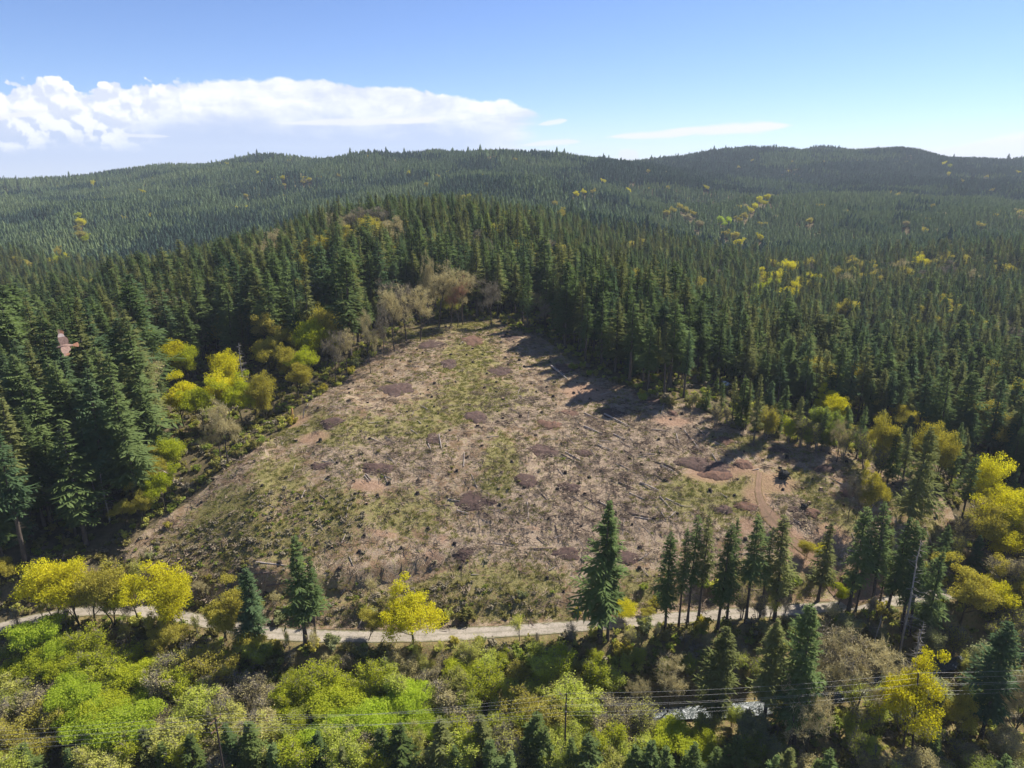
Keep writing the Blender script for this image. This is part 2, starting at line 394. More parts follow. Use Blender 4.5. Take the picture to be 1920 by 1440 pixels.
inC = inside(XX.ravel(), YY.ravel(), CLEAR).reshape(ny, nx).astype(float)
def blob(px, py, rx, ry):
    """soft ellipse on the ground, its size given in photo pixels at that spot"""
    h = hit(px, py)
    h1 = hit(px + rx, py); h2 = hit(px, py - ry); h3 = hit(px, py + ry)
    ax = abs(h1[0] - h[0]); ay = max(abs(h2[1] - h3[1]) / 2, .5)
    return h, ax, ay
def soft(px, py, rx, ry, gain=1.0):
    h, ax, ay = blob(px, py, rx, ry)
    d = np.hypot((XX - h[0]) / ax, (YY - h[1]) / ay)
    return gain * (1 - smooth(.45, 1.3, d))
GRS = np.full((ny, nx), .30)
for b in [(880,670,60,45),(900,740,100,40),(830,770,90,30),(790,800,60,25),(700,800,70,25),(640,815,60,25),(940,860,40,60),(930,890,30,40),(560,800,60,30),(780,625,90,15),(900,612,110,10),(1330,930,120,50),(1400,905,90,30),(1500,905,60,30),(620,960,90,60),(760,960,90,50),(520,900,60,50),(420,960,80,50),(930,1090,160,40),(1210,1100,80,40),(500,1010,120,40),(850,1140,300,25),(1390,830,60,20),(1560,960,60,50),(1450,1080,120,40),(1340,760,30,20),(1720,960,40,40),(1620,900,30,40)]:
    GRS = np.maximum(GRS, .30 + .42 * soft(*b))
SLA = np.full((ny, nx), .35)
for b in [(1200,800,170,60),(1120,880,160,60),(1200,960,180,50),(1050,960,160,60),(1350,790,60,30),(1480,960,60,40),(960,760,80,40),(1000,1020,180,40),(660,850,60,40),(740,840,90,60)]:
    SLA = np.maximum(SLA, .35 + .65 * soft(*b))
DRT = np.zeros((ny, nx))
for b in [(1420,930,35,30),(1450,905,60,25),(1400,985,30,20),(1455,975,25,35),(1490,1010,25,30),(1395,880,35,15),(1350,890,50,15),(810,1040,30,16),(700,1088,80,9),(600,1098,110,10),(830,1010,14,12),(560,790,26,14),(690,910,50,15),(720,1000,40,10),(1000,990,20,8),(1330,890,60,20),(1640,1090,40,40),(405,880,14,8),(1610,1090,60,30),(1500,1050,40,40),(1560,1000,40,30),(470,1070,50,8),(590,820,40,14),(1260,790,50,14),(1100,735,60,20)]:
    DRT = np.maximum(DRT, .78 * soft(*b))
LWN = np.zeros((ny, nx))
for b in [(650,452,26,7),(662,476,14,8),(885,408,20,5),(700,470,10,6)]:
    LWN = np.maximum(LWN, soft(*b))
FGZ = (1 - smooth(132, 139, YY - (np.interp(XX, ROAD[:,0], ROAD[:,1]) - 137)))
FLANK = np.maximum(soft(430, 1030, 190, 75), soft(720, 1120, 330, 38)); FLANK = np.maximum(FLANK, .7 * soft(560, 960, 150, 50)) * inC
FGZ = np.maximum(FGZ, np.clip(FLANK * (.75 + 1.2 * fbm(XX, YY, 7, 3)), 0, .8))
me = mesh_np('ground', np.stack([XX, YY, ZZ], -1).reshape(-1, 3),
    quads=(lambda j, i: np.stack([j*nx+i, j*nx+i+1, (j+1)*nx+i+1, (j+1)*nx+i], -1).reshape(-1, 4))(*np.meshgrid(np.arange(ny-1), np.arange(nx-1), indexing='ij')),
    mats=[ground_material()], smooth_all=True)
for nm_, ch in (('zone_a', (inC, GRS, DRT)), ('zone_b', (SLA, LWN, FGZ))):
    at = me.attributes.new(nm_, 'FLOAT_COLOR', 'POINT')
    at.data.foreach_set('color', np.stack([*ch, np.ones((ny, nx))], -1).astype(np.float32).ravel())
GROUND = tag(link('ground', me), 'hilly ground with a bare brown logged slope in the middle', 'ground', kind='structure')

def ribbon(name, line, width, mat, lift, n=13, jitter=0.25, label=None, z=None):
    d = np.gradient(line, axis=0); d /= np.linalg.norm(d, axis=1)[:, None] + 1e-9
    nrm = np.stack([-d[:, 1], d[:, 0]], 1)
    off = np.linspace(-1, 1, n)
    w = width / 2 + jitter * np.array([vnoise(i * .37, 3.3) * 2 for i in range(len(line))])
    p = line[:, None] + nrm[:, None] * off[None, :, None] * w[:, None, None]
    zz = hz(p[..., 0], p[..., 1]) + lift if z is None else np.full(p.shape[:2], z)
    v = np.concatenate([p, zz[..., None]], -1).reshape(-1, 3)
    j, i = np.meshgrid(np.arange(len(line) - 1), np.arange(n - 1), indexing='ij')
    q = np.stack([j*n+i, (j+1)*n+i, (j+1)*n+i+1, j*n+i+1], -1).reshape(-1, 4)
    me = mesh_np(name, v, q, mats=[mat], smooth_all=True)
    at = me.attributes.new('side', 'FLOAT', 'POINT'); at.data.foreach_set('value', np.tile(np.abs(off), len(line)).astype(np.float32))
    return tag(link(name, me), label, None, kind='structure')
def gravel(name, c, c2, c3):
    m, t, o = new_mat(name)
    g = t.add('ShaderNodeNewGeometry'); P = g.outputs['Position']
    c_ = t.mix(t.ramp(t.noise(P, .25, 4, .6), .38, .62), c, c2)
    c_ = t.mix(t.ramp(t.noise(P, 2.2, 4, .7), .48, .7), c_, c3)
    sd_ = t.add('ShaderNodeAttribute', attribute_name='side').outputs['Fac']; nn = t.math('MULTIPLY', t.math('SUBTRACT', t.noise(P, .7, 4, .65), .5), .9)
    c_ = t.mix(t.ramp(t.math('ADD', sd_, nn), .22, .02, 0, .6), c_, c3); c_ = t.mix(t.ramp(t.math('ADD', sd_, nn), .72, .98, 0, .9), c_, (c3[0]*.8, c3[1]*.85, c3[2]*.6))
    b = t.add('ShaderNodeBsdfDiffuse'); t.l.new(c_, b.inputs[0])
    bp = t.add('ShaderNodeBump'); bp.inputs['Strength'].default_value = .5; bp.inputs['Distance'].default_value = .15
    t.l.new(t.noise(P, 2.5, 4, .7), bp.inputs['Height']); t.l.new(bp.outputs[0], b.inputs['Normal'])
    t.l.new(b.outputs[0], o.inputs[0]); return m
M['gravel'] = gravel('pale gravel', (.33,.285,.23), (.26,.225,.18), (.18,.16,.115))
M['dirt'] = gravel('bladed dirt', (.255,.165,.11), (.205,.135,.09), (.17,.12,.075))
ribbon('road', ROAD, 4.3, M['gravel'], 0.10, label='pale gravel road along the foot of the logged slope')
TRK = resample(np.array([hit(*p)[:2] for p in [(1425,885),(1418,925),(1430,955),(1455,985),(1490,1020),(1540,1060),(1600,1095),(1640,1115)]]), 2.0)
ribbon('dirt_track', TRK, 3.2, M['dirt'], 0.10, jitter=1.4, label='brown dirt skid track running down from the slope to the road')
LANDL = resample(np.array([at_level(1570, 1123, .2), at_level(1620, 1105, 1.0), at_level(1650, 1080, 2.2)]), 2.0)
ribbon('landing', LANDL, 9.0, M['dirt'], 0.14, jitter=.8, label='wide brown dirt landing beside the gravel road')
def water_mat():
    m, t, o = new_mat('river water')
    g = t.add('ShaderNodeNewGeometry'); P = g.outputs['Position']
    f = t.ramp(t.noise(P, .45, 6, .7, dist=1.2), .56, .66)
    b = t.add('ShaderNodeBsdfPrincipled')
    t.l.new(t.mix(f, (.05,.06,.055), (.5,.51,.52)), b.inputs['Base Color'])
    t.l.new(t.ramp(t.noise(P, .45, 6, .7, dist=1.2), .50, .60, .3, .8), b.inputs['Roughness'])
    bp = t.add('ShaderNodeBump'); bp.inputs['Distance'].default_value = .3
    t.l.new(t.noise(P, 1.1, 4, .6), bp.inputs['Height']); t.l.new(bp.outputs[0], b.inputs['Normal'])
    t.l.new(b.outputs[0], o.inputs[0]); return m
ribbon('river', RIVER, 3.8, water_mat(), 0, z=-8.75, label='small river with white rapids between the trees')

# ------------------------------------------------------------------ sun, sky, haze, camera
SUN_EL, SUN_AZ = math.radians(48), math.radians(54)    # azimuth from +Y towards +X
sd = Vector((math.sin(SUN_AZ) * math.cos(SUN_EL), math.cos(SUN_AZ) * math.cos(SUN_EL), math.sin(SUN_EL)))
L = bpy.data.lights.new('sun', 'SUN'); L.energy = 4.6; L.angle = math.radians(.5); L.color = (1, .95, .87)
lo = bpy.data.objects.new('sun', L); COL.objects.link(lo); lo.rotation_euler = sd.to_track_quat('Z', 'Y').to_euler()
W = bpy.data.worlds.new('World'); S.world = W; W.use_nodes = True
t = NT(W.node_tree); t.n.clear()
wo = t.add('ShaderNodeOutputWorld'); bg = t.add('ShaderNodeBackground'); bg.inputs[1].default_value = SKYS
sky = t.add('ShaderNodeTexSky'); sky.sky_type = 'NISHITA'; sky.sun_disc = False
sky.sun_elevation = SUN_EL; sky.sun_rotation = SUN_AZ; sky.altitude = 2000; sky.air_density = 1.0; sky.dust_density = 0.2; sky.ozone_density = 4.0
tc = t.add('ShaderNodeTexCoord'); sx = t.add('ShaderNodeSeparateXYZ'); t.l.new(tc.outputs['Generated'], sx.inputs[0])
yy = t.math('MAXIMUM', sx.outputs[1], .05)
U = t.math('DIVIDE', sx.outputs[0], yy); V = t.math('DIVIDE', sx.outputs[2], yy)      # sky direction: azimuth and height tangents
FLAT = True
cv = t.add('ShaderNodeCombineXYZ'); t.l.new(U, cv.inputs[0]); t.l.new(V, cv.inputs[1])
cs = t.add('ShaderNodeCombineXYZ'); t.l.new(U, cs.inputs[0]); t.l.new(t.math('MULTIPLY', V, 4.0), cs.inputs[1])
nbig = t.noise(cv.outputs[0], 9, 6, .55); nfin = t.noise(cv.outputs[0], 38, 6, .6, dist=.4); nstr = t.noise(cs.outputs[0], 7, 6, .62, dist=.3)
def skyuv(px, py): tv = float(tt(py)); return float(ux(px, tv)), -tv
def curve(pts, lo, hi):
    n = t.add('ShaderNodeFloatCurve'); c = n.mapping.curves[0]
    pts = [skyuv(*p) for p in pts]; u0, u1 = pts[0][0], pts[-1][0]
    fx = t.math('DIVIDE', t.math('SUBTRACT', U, u0), u1 - u0, clamp=True)
    q = [((u - u0) / (u1 - u0), (v - lo) / (hi - lo)) for u, v in pts]
    c.points[0].location = q[0]; c.points[1].location = q[-1]
    for a in q[1:-1]: c.points.new(*a)
    n.mapping.update(); t.l.new(fx, n.inputs['Value'])
    return t.math('ADD', t.math('MULTIPLY', n.outputs[0], hi - lo), lo)
SKY = t.mix(1.0, sky.outputs[0], (.90, .94, 1.14), 'MULTIPLY')
def wob(n, k): return t.math('MULTIPLY', t.math('SUBTRACT', n, .5), k)
k = 1 / (SKYS * 2 ** EXPO)
# the long cloud bank over the left hills
top = curve([(-500,160),(-150,152),(0,147),(55,145),(85,139),(105,137),(130,144),(160,159),(180,152),(205,150),(228,154),(330,148),(420,146),(435,143),(455,146),(510,144),(530,140),(580,141),(615,146),(650,157),(760,161),(830,175),(900,183),(960,190),(1000,204),(1030,216),(1062,226),(1100,300)], -.05, .20)
def puff(du, dv, sc):
    cq = t.add('ShaderNodeCombineXYZ'); t.l.new(t.math('ADD', t.math('ADD', U, du), wob(nfin, .03)), cq.inputs[0]); t.l.new(t.math('ADD', t.math('MULTIPLY', V, 1.25), dv), cq.inputs[1])
    vo = t.add('ShaderNodeTexVoronoi'); vo.voronoi_dimensions = '2D'; vo.feature = 'SMOOTH_F1'; t.l.new(cq.outputs[0], vo.inputs['Vector']); vo.inputs['Scale'].default_value = sc
    vo.inputs['Detail'].default_value = 2.5; vo.inputs['Roughness'].default_value = .55; vo.inputs['Smoothness'].default_value = .35
    return t.math('SUBTRACT', 1.0, vo.outputs['Distance'])
pA, pB = puff(0, 0, 24), puff(.007, .012, 24)
leftw = t.ramp(U, skyuv(420,200)[0], skyuv(230,200)[0], .25, 1.0)
emb = t.math('ADD', t.math('MULTIPLY', t.math('SUBTRACT', pA, pB), 2.6), .62)
edge = t.math('ADD', t.math('SUBTRACT', top, V), t.math('ADD', wob(nbig, .010), t.math('ADD', wob(nfin, .006), t.math('MULTIPLY', t.math('ADD', wob(pA, .024), .001), leftw))))
right = curve([(-500,150),(900,150),(960,185),(1040,222),(1075,228),(1076,310)], -.05, .20)
m1 = t.ramp(edge, -.0005, .0045)
tail = t.math('ADD', t.math('SUBTRACT', skyuv(1010, 245)[0], U), t.math('ADD', wob(nstr, .22), t.math('MULTIPLY', t.math('SUBTRACT', V, .03), 1.1)))
m1 = t.math('MULTIPLY', m1, t.ramp(tail, -.02, .05))
wv = t.math('ADD', V, t.math('ADD', wob(nbig, .05), wob(nstr, .035)))
white = t.ramp(wv, .030, .078)
bil = t.math('MULTIPLY', t.ramp(U, skyuv(320,210)[0], skyuv(190,210)[0]), t.ramp(t.math('ADD', wv, wob(nfin, .03)), .018, .045))
white = t.math('MAXIMUM', white, t.math('MULTIPLY', bil, t.math('MULTIPLY', emb, 1.7, clamp=True)))
tipw = t.math('MULTIPLY', t.ramp(U, skyuv(850,230)[0], skyuv(1000,230)[0]), .8)
white = t.math('MAXIMUM', white, tipw)
shade = t.math('ADD', t.math('MULTIPLY', t.math('MULTIPLY', emb, leftw), .9), t.math('MULTIPLY', t.math('SUBTRACT', 1.0, leftw), t.ramp(nstr, .30, .62)), clamp=True)
ccol = t.mix(white, (.56*k,.67*k,.95*k), t.mix(shade, (.80*k,.85*k,1.0*k), (1.16*k,1.16*k,1.17*k)))
low = t.ramp(V, -.012, .05, .45, 1.0)
ccol = t.mix(t.ramp(V, -.02, .015), (.74*k,.82*k,1.0*k), ccol)
SKY = t.mix(t.math('MULTIPLY', m1, .93), SKY, ccol)
def streak(p0, p1, thick, amt, nscale=.5):
    """thin wisp between two sky points, fading at both ends"""
    global SKY
    (u0, v0), (u1, v1) = skyuv(*p0), skyuv(*p1)
    f = t.math('DIVIDE', t.math('SUBTRACT', U, u0), u1 - u0)
    body = t.math('MULTIPLY', t.ramp(f, 0, .45), t.ramp(f, 1.0, .7))
    c = t.math('ADD', t.math('MULTIPLY', f, v1 - v0), v0)
    d = t.math('ABSOLUTE', t.math('ADD', t.math('SUBTRACT', V, c), wob(nstr, thick * 2.4 * nscale)))
    mm = t.math('MULTIPLY', t.ramp(t.math('DIVIDE', d, t.math('ADD', t.math('MULTIPLY', body, thick), 1e-4)), 1.0, .3), t.ramp(body, 0, .5))
    SKY = t.mix(t.math('MULTIPLY', mm, amt), SKY, (1.02*k, 1.02*k, 1.04*k))
streak((1110,258), (1320,251), .0060, 1.0)
streak((1200,251), (1510,231), .0095, 1.0)
streak((470,231), (835,226), .0060, .8)
streak((720,232), (835,222), .0065, .95)
streak((960,274), (1100,264), .0050, .9)
streak((1000,236), (1070,226), .0045, .8)
streak((200,252), (330,256), .0030, .7)
streak((-60,232), (110,205), .0075, .85, .9)
# the cloud rising at the right edge and a small puff in the saddle
rt = curve([(1540,275),(1600,269),(1700,270),(1760,272),(1800,266),(1850,256),(1920,243),(2100,215),(2400,200)], -.05, .20)
e2 = t.math('ADD', t.math('SUBTRACT', rt, V), t.math('ADD', wob(nstr, .006), wob(nfin, .004)))
m2 = t.math('MULTIPLY', t.ramp(e2, -.001, .008), t.ramp(U, skyuv(1540,275)[0], skyuv(1660,270)[0]))
SKY = t.mix(t.math('MULTIPLY', m2, .97), SKY, (1.04*k, 1.04*k, 1.06*k))
pu, pv = skyuv(1180, 291)
dd = t.math('SQRT', t.math('ADD', t.math('POWER', t.math('MULTIPLY', t.math('SUBTRACT', U, pu), 55), 2), t.math('POWER', t.math('MULTIPLY', t.math('SUBTRACT', V, pv), 110), 2)))
SKY = t.mix(t.math('MULTIPLY', t.ramp(t.math('ADD', dd, wob(nfin, 1.2)), 1.0, .7), .9), SKY, (1.0*k, 1.0*k, 1.03*k))
t.l.new(SKY, bg.inputs[0]); t.l.new(bg.outputs[0], wo.inputs[0])

FLAT = False
HAZE_D = 0.00008
bx = np.array([[x, y, z] for x in (-9300, 9300) for y in (-300, 9300) for z in (-460, 330)], float)
hm, t2, ho = new_mat('haze air')
pv_ = t2.add('ShaderNodeVolumePrincipled'); pv_.inputs['Color'].default_value = (.78, .88, 1.0, 1); pv_.inputs['Density'].default_value = HAZE_D
pv_.inputs['Anisotropy'].default_value = .1
t2.l.new(pv_.outputs[0], ho.inputs['Volume'])
if HAZE: tag(link('haze', mesh_np('haze', bx, [[0,1,3,2],[4,6,7,5],[0,4,5,1],[2,3,7,6],[0,2,6,4],[1,5,7,3]], mats=[hm])), 'thin bluish haze over the far hills', kind='stuff')

cam = bpy.data.cameras.new('camera'); co = bpy.data.objects.new('camera', cam); COL.objects.link(co)
co.location = (0, 0, CAMH); co.rotation_euler = (PI / 2 - PITCH, 0, 0)
cam.sensor_fit = 'HORIZONTAL'; cam.sensor_width = 36; cam.lens = 36 * FOC / 1920; cam.clip_end = 40000; cam.clip_start = .5
S.camera = co
S.view_settings.view_transform = 'Standard'; S.view_settings.look = 'None'; S.view_settings.exposure = EXPO; S.view_settings.gamma = 1
cy = S.cycles
cy.max_bounces = 8; cy.diffuse_bounces = 4; cy.glossy_bounces = 1; cy.transmission_bounces = 6; cy.volume_bounces = 0; cy.transparent_max_bounces = 4
cy.use_denoising = DENOISE; cy.caustics_reflective = False; cy.caustics_refractive = False
# ------------------------------------------------------------------ plant shapes
def nrm(v): return v / (np.linalg.norm(v, axis=-1, keepdims=True) + 1e-9)
def tube(path, radii, n=6):
    path = np.asarray(path, float); k = len(path)
    d = nrm(np.gradient(path, axis=0))
    ref = np.where(np.abs(d[:, 2:3]) > .9, np.array([[1., 0, 0]]), np.array([[0, 0, 1.]]))
    a = nrm(np.cross(d, ref)); b = np.cross(d, a)
    th = np.arange(n) * 2 * PI / n
    v = path[:, None] + np.asarray(radii)[:, None, None] * (np.cos(th)[None, :, None] * a[:, None] + np.sin(th)[None, :, None] * b[:, None])
    j, i = np.meshgrid(np.arange(k - 1), np.arange(n), indexing='ij')
    q = np.stack([j*n+i, j*n+(i+1) % n, (j+1)*n+(i+1) % n, (j+1)*n+i], -1).reshape(-1, 4)
    return v.reshape(-1, 3), q
class Geo:
    def __init__(s): s.v = []; s.q = []; s.m = []; s.n = 0
    def add(s, v, q, m=0):
        v = np.asarray(v, float).reshape(-1, 3); q = np.asarray(q, int)
        s.v.append(v); s.q.append(q + s.n); s.m.append(np.full(len(q), m)); s.n += len(v)
    def tube(s, p, r, n=6, m=0): s.add(*tube(p, r, n), m)
    def quads(s, v4, m=0):
        v4 = np.asarray(v4, float).reshape(-1, 4, 3)
        s.add(v4.reshape(-1, 3), np.arange(len(v4) * 4).reshape(-1, 4), m)
    def mesh(s, name, mats, sm=False):
        return mesh_np(name, np.concatenate(s.v), np.concatenate(s.q), mats=mats, mid=np.concatenate(s.m), smooth_all=sm)
def leaf_quads(R, c, size, up=.4, asp=1.5):
    n = len(c); nr = nrm(R.normal(size=(n, 3)) + np.array([0, 0, up]))
    a = nrm(np.cross(nr, R.normal(size=(n, 3)))); b = np.cross(nr, a)
    s = np.broadcast_to(np.asarray(size, float), (n,))[:, None] * R.uniform(.6, 1.3, (n, 1)) * .5
    a = a * s * asp; b = b * s
    bend = nr * s * .35
    return np.stack([c - a, c - b * .9 + bend, c + a, c + b * .9 + bend], 1)

def fir(seed, H=36., base=.3, rad=4.2, step=.62, per=5, ragged=.35, blades=3, pw=.8, stubs=30, lean=0., droop=1.0, wid=.5):
    """returns (trunk Geo, crown Geo) of one conifer in metres"""
    R = np.random.default_rng(seed); T = Geo(); C = Geo()
    hh = np.linspace(0, H, 9); wob = np.cumsum(R.normal(0, .10, (9, 2)), 0) * np.linspace(0, 1, 9)[:, None]
    path = np.stack([wob[:, 0] + lean * (hh / H) ** 1.5 * H, wob[:, 1], hh], 1)
    r0 = H * .0125
    rad_t = r0 * (1 - hh / H) ** .8 + .03; rad_t[0] *= 1.35
    T.tube(path, rad_t, 7)
    axis_at = lambda z: np.array([np.interp(z, hh, path[:, 0]), np.interp(z, hh, path[:, 1]), z])
    for _ in range(stubs):                       # dead branch stubs below the crown
        z = R.uniform(.10, base + .15) * H; a = R.uniform(0, 2 * PI); l = R.uniform(.4, 1.8)
        p = axis_at(z); e = p + np.array([math.cos(a), math.sin(a), R.uniform(-.35, .1)]) * l
        T.tube([p, e], [.05, .015], 3)
    z = base * H; Q = []
    gap = R.uniform(0, 2 * PI)
    while z < H * .995:
        f = (z - base * H) / (H - base * H)
        prof = (1 - f) ** pw * min(1, .55 + f * 3.0)
        k = per if f < .85 else max(3, per - 1)
        a0 = R.uniform(0, 2 * PI)
        for i in range(k):
            a = a0 + i * 2 * PI / k + R.normal(0, .25)
            Lb = rad * prof * R.uniform(1 - ragged, 1 + ragged * .6) * (1 + .18 * math.cos(a - gap)) + .25
            if R.random() < .07: Lb *= .4
            Lb *= 1 + 1.15 * float(vnoise(np.array([a * 1.25 + seed * 3.1]), np.array([z * .30]))[0])
            p = axis_at(z + R.uniform(-.3, .3) * step)
            slope = (.45 - 1.0 * (1 - f) * droop) * .75 + R.normal(0, .12)
            d = np.array([math.cos(a), math.sin(a), slope * .55]); d /= np.linalg.norm(d)
            side = np.array([-math.sin(a), math.cos(a), 0])
            tip = p + d * Lb + np.array([0, 0, .10 * Lb])
            w = (.16 + .16 * Lb / rad) * wid * 2
            mid = p + d * Lb * .55 - np.array([0, 0, .05 * Lb])
            Q.append([p + d * .1, mid - side * w, tip, mid + side * w])
            for b in range(blades):
                s = .22 + .68 * (b + R.uniform(0, .6)) / blades
                o = p + d * Lb * s
                lb = Lb * (.52 * (1 - s * .55)) * R.uniform(.7, 1.2) + .15
                for sg in (-1, 1):
                    dd = d * .72 + side * sg * .72 + np.array([0, 0, -.22 * droop + R.normal(0, .18)]); dd /= np.linalg.norm(dd)
                    e = o + dd * lb; m = o + dd * lb * .5
                    n2 = np.cross(dd, [0, 0, 1.]); n2 /= np.linalg.norm(n2) + 1e-9
                    n2 = n2 * .8 + np.array([0, 0, R.uniform(-.5, .5)])
                    w2 = wid * R.uniform(.34, .55) * (.55 + .45 * lb)
                    Q.append([o, m - n2 * w2, e, m + n2 * w2])
        z += step * R.uniform(.55, 1.5) * (1.0 if f < .8 else .7)
    C.quads(Q)
    return T, C

def skeleton(R, H, spread, fork=.3, levels=3, kids=(5, 4, 3), stems=1, upness=.55, r0=None):
    """branch segments (a, b, ra, rb) and twig tips of a broadleaf tree"""
    seg = []; tips = []
    r0 = r0 or H * .017
    def grow(p, d, L, r, lev):
        n = 3; pts = [p]; q = p.copy()
        for i in range(n):
            d = d + R.normal(0, .10, 3) + np.array([0, 0, .05]); d /= np.linalg.norm(d)
            q = q + d * L / n; pts.append(q.copy())
        rr = np.linspace(r, r * .55, n + 1)
        seg.append((np.array(pts), rr, lev))
        if lev >= levels: tips.append(q); return
        k = kids[min(lev, len(kids) - 1)]
        a0 = R.uniform(0, 2 * PI)
        for i in range(k):
            a = a0 + i * 2 * PI / k + R.normal(0, .3)
            out = np.array([math.cos(a), math.sin(a), 0])
            dd = d * R.uniform(.5, .9) + out * R.uniform(.5, 1.0) * spread + np.array([0, 0, upness * R.uniform(.3, 1)])
            dd /= np.linalg.norm(dd)
            s = R.uniform(.45, 1.0) if i else 1.0
            at = pts[0] + (pts[-1] - pts[0]) * s
            grow(at, dd, L * R.uniform(.55, .85) * (1.0 if lev else 1.05), rr[-1] * .75, lev + 1)
    for s in range(stems):
        a = R.uniform(0, 2 * PI)
        d = np.array([math.cos(a) * .28, math.sin(a) * .28, 1.]) if stems > 1 else np.array([R.normal(0, .06), R.normal(0, .06), 1.])
        grow(np.array([math.cos(a) * .3, math.sin(a) * .3, 0]) * (stems > 1), d / np.linalg.norm(d), H * fork * R.uniform(.85, 1.1), r0 / (stems ** .5), 0)
    return seg, np.array(tips)

def broadleaf(seed, H=14., spread=1.0, fork=.3, n_leaf=4200, leaf=.42, clump=1.5, stems=1, kids=(5, 4, 3), levels=3, upness=.5, twigs=0, flat=.75, topfill=.25):
    R = np.random.default_rng(seed); T = Geo(); C = Geo()
    seg, tips = skeleton(R, H, spread, fork, levels, kids, stems, upness)
    top = max(tips[:, 2].max(), 1e-3); k = H / (top + clump * .5)
    for p, r, lev in seg: T.tube(p * k, np.maximum(r, .018), 6 if lev == 0 else (4 if lev == 1 else 3))
    tips = tips * k
    idx = R.integers(0, len(tips), n_leaf)
    off = R.normal(size=(n_leaf, 3)); off = nrm(off) * (R.random((n_leaf, 1)) ** .45) * clump * R.uniform(.6, 1.15, len(tips))[idx][:, None]
    off[:, 2] *= flat
    c = tips[idx] + off
    C.quads(leaf_quads(R, c, leaf, 1.0))
    if twigs:
        i2 = R.integers(0, len(tips), twigs); o2 = nrm(R.normal(size=(twigs, 3)) + [0, 0, .6])
        a = tips[i2]; b = a + o2 * clump * R.uniform(.5, 1.2, (twigs, 1)); sd_ = nrm(np.cross(o2, R.normal(size=(twigs, 3)))) * .03
        T.quads(np.stack([a - sd_, a + sd_, b + sd_ * .3, b - sd_ * .3], 1))
    return T, C

def feathery(seed, H=9., n=4200, leaf=.26, rad=3.0, stems=7, dens=.6, twigs=2200):
    """many-stemmed alder / willow: upswept fine twigs with small young leaves"""
    R = np.random.default_rng(seed); T = Geo(); C = Geo()
    anch = []
    for s in range(stems):
        a = R.uniform(0, 2 * PI); rr = rad * R.uniform(.25, .95); hh = H * R.uniform(.72, 1.0) * (1 - .22 * (rr / rad) ** 2)
        tip = np.array([math.cos(a) * rr, math.sin(a) * rr, hh]); b = np.array([math.cos(a) * .3, math.sin(a) * .3, 0])
        m = b * .45 + tip * .55 + np.array([-math.cos(a), -math.sin(a), 0]) * rr * .18
        T.tube([b, m, tip], [.10, .06, .02], 4)
        for k in range(9):
            f = .35 + .65 * (k + R.random()) / 9
            o = (b * (1 - f) + tip * f) + np.array([-math.cos(a), -math.sin(a), 0]) * rr * .16 * math.sin(PI * f)
            a2 = R.uniform(0, 2 * PI); l = R.uniform(.8, 2.0) * (1.15 - .5 * f) * rad / 3
            e = o + np.array([math.cos(a2) * l * .8, math.sin(a2) * l * .8, l * R.uniform(.4, 1.0)])
            T.tube([o, e], [.03, .01], 3); anch.append((o, e))
    A = np.array([x[0] for x in anch]); B = np.array([x[1] for x in anch])
    i = R.integers(0, len(A), twigs); f = R.random((twigs, 1)) ** .6
    o = A[i] * (1 - f) + B[i] * f; d = nrm(nrm(B[i] - A[i]) + R.normal(0, .5, (twigs, 3)) + [0, 0, .3]); e = o + d * R.uniform(.4, 1.2, (twigs, 1))
    sdv = nrm(np.cross(d, R.normal(size=(twigs, 3)))) * .022
    T.quads(np.stack([o - sdv, o + sdv, e + sdv * .3, e - sdv * .3], 1))
    i = R.integers(0, len(A), n); f = R.random((n, 1)) ** .55 * 1.15
    c = A[i] * (1 - f) + B[i] * f + R.normal(0, .36, (n, 3))
    C.quads(leaf_quads(R, c, leaf, 1.3))
    return T, C

def bare(seed, H=15., spread=.8, fork=.34, twigs=2200, stems=1, kids=(5, 4, 4), upness=.6, clump=1.2, buds=500, leaf=.2):
    R = np.random.default_rng(seed); T = Geo(); C = Geo()
    seg, tips = skeleton(R, H, spread, fork, 3, kids, stems, upness, H * .014)
    top = tips[:, 2].max(); k = H / (top + clump * .4)
    for p, r, lev in seg: T.tube(p * k, np.maximum(r, .02), 6 if lev == 0 else (4 if lev == 1 else 3))
    tips = tips * k
    i = R.integers(0, len(tips), twigs); a = tips[i] + R.normal(0, .3, (twigs, 3)); d = nrm(R.normal(size=(twigs, 3)) + [0, 0, .7])
    b = a + d * R.uniform(.4, 1.1, (twigs, 1)) * clump; sdv = nrm(np.cross(d, R.normal(size=(twigs, 3)))) * .034
    C.quads(np.stack([a - sdv, a + sdv, b + sdv * .4, b - sdv * .4], 1))
    c = b[:buds]; C.quads(leaf_quads(R, c, leaf))
    return T, C

def snag(seed, H=24.):
    R = np.random.default_rng(seed); T = Geo(); C = Geo()
    hh = np.linspace(0, H, 7); p = np.stack([np.cumsum(R.normal(0, .12, 7)), np.cumsum(R.normal(0, .12, 7)), hh], 1)
    T.tube(p, H * .011 * (1 - hh / H) ** .7 + .04, 6)
    for _ in range(70):
        f = R.uniform(.25, .98); a = R.uniform(0, 2 * PI); l = (1.15 - f) * 4.2 * R.uniform(.35, 1.1) + .3
        o = np.array([np.interp(f * H, hh, p[:, 0]), np.interp(f * H, hh, p[:, 1]), f * H])
        m = o + np.array([math.cos(a), math.sin(a), R.uniform(-.25, .15)]) * l * .6; e = m + np.array([math.cos(a + R.normal(0, .3)), math.sin(a + R.normal(0, .3)), R.uniform(-.1, .45)]) * l * .45
        C.tube([o, m, e], [.055, .035, .012], 3)
    return T, C

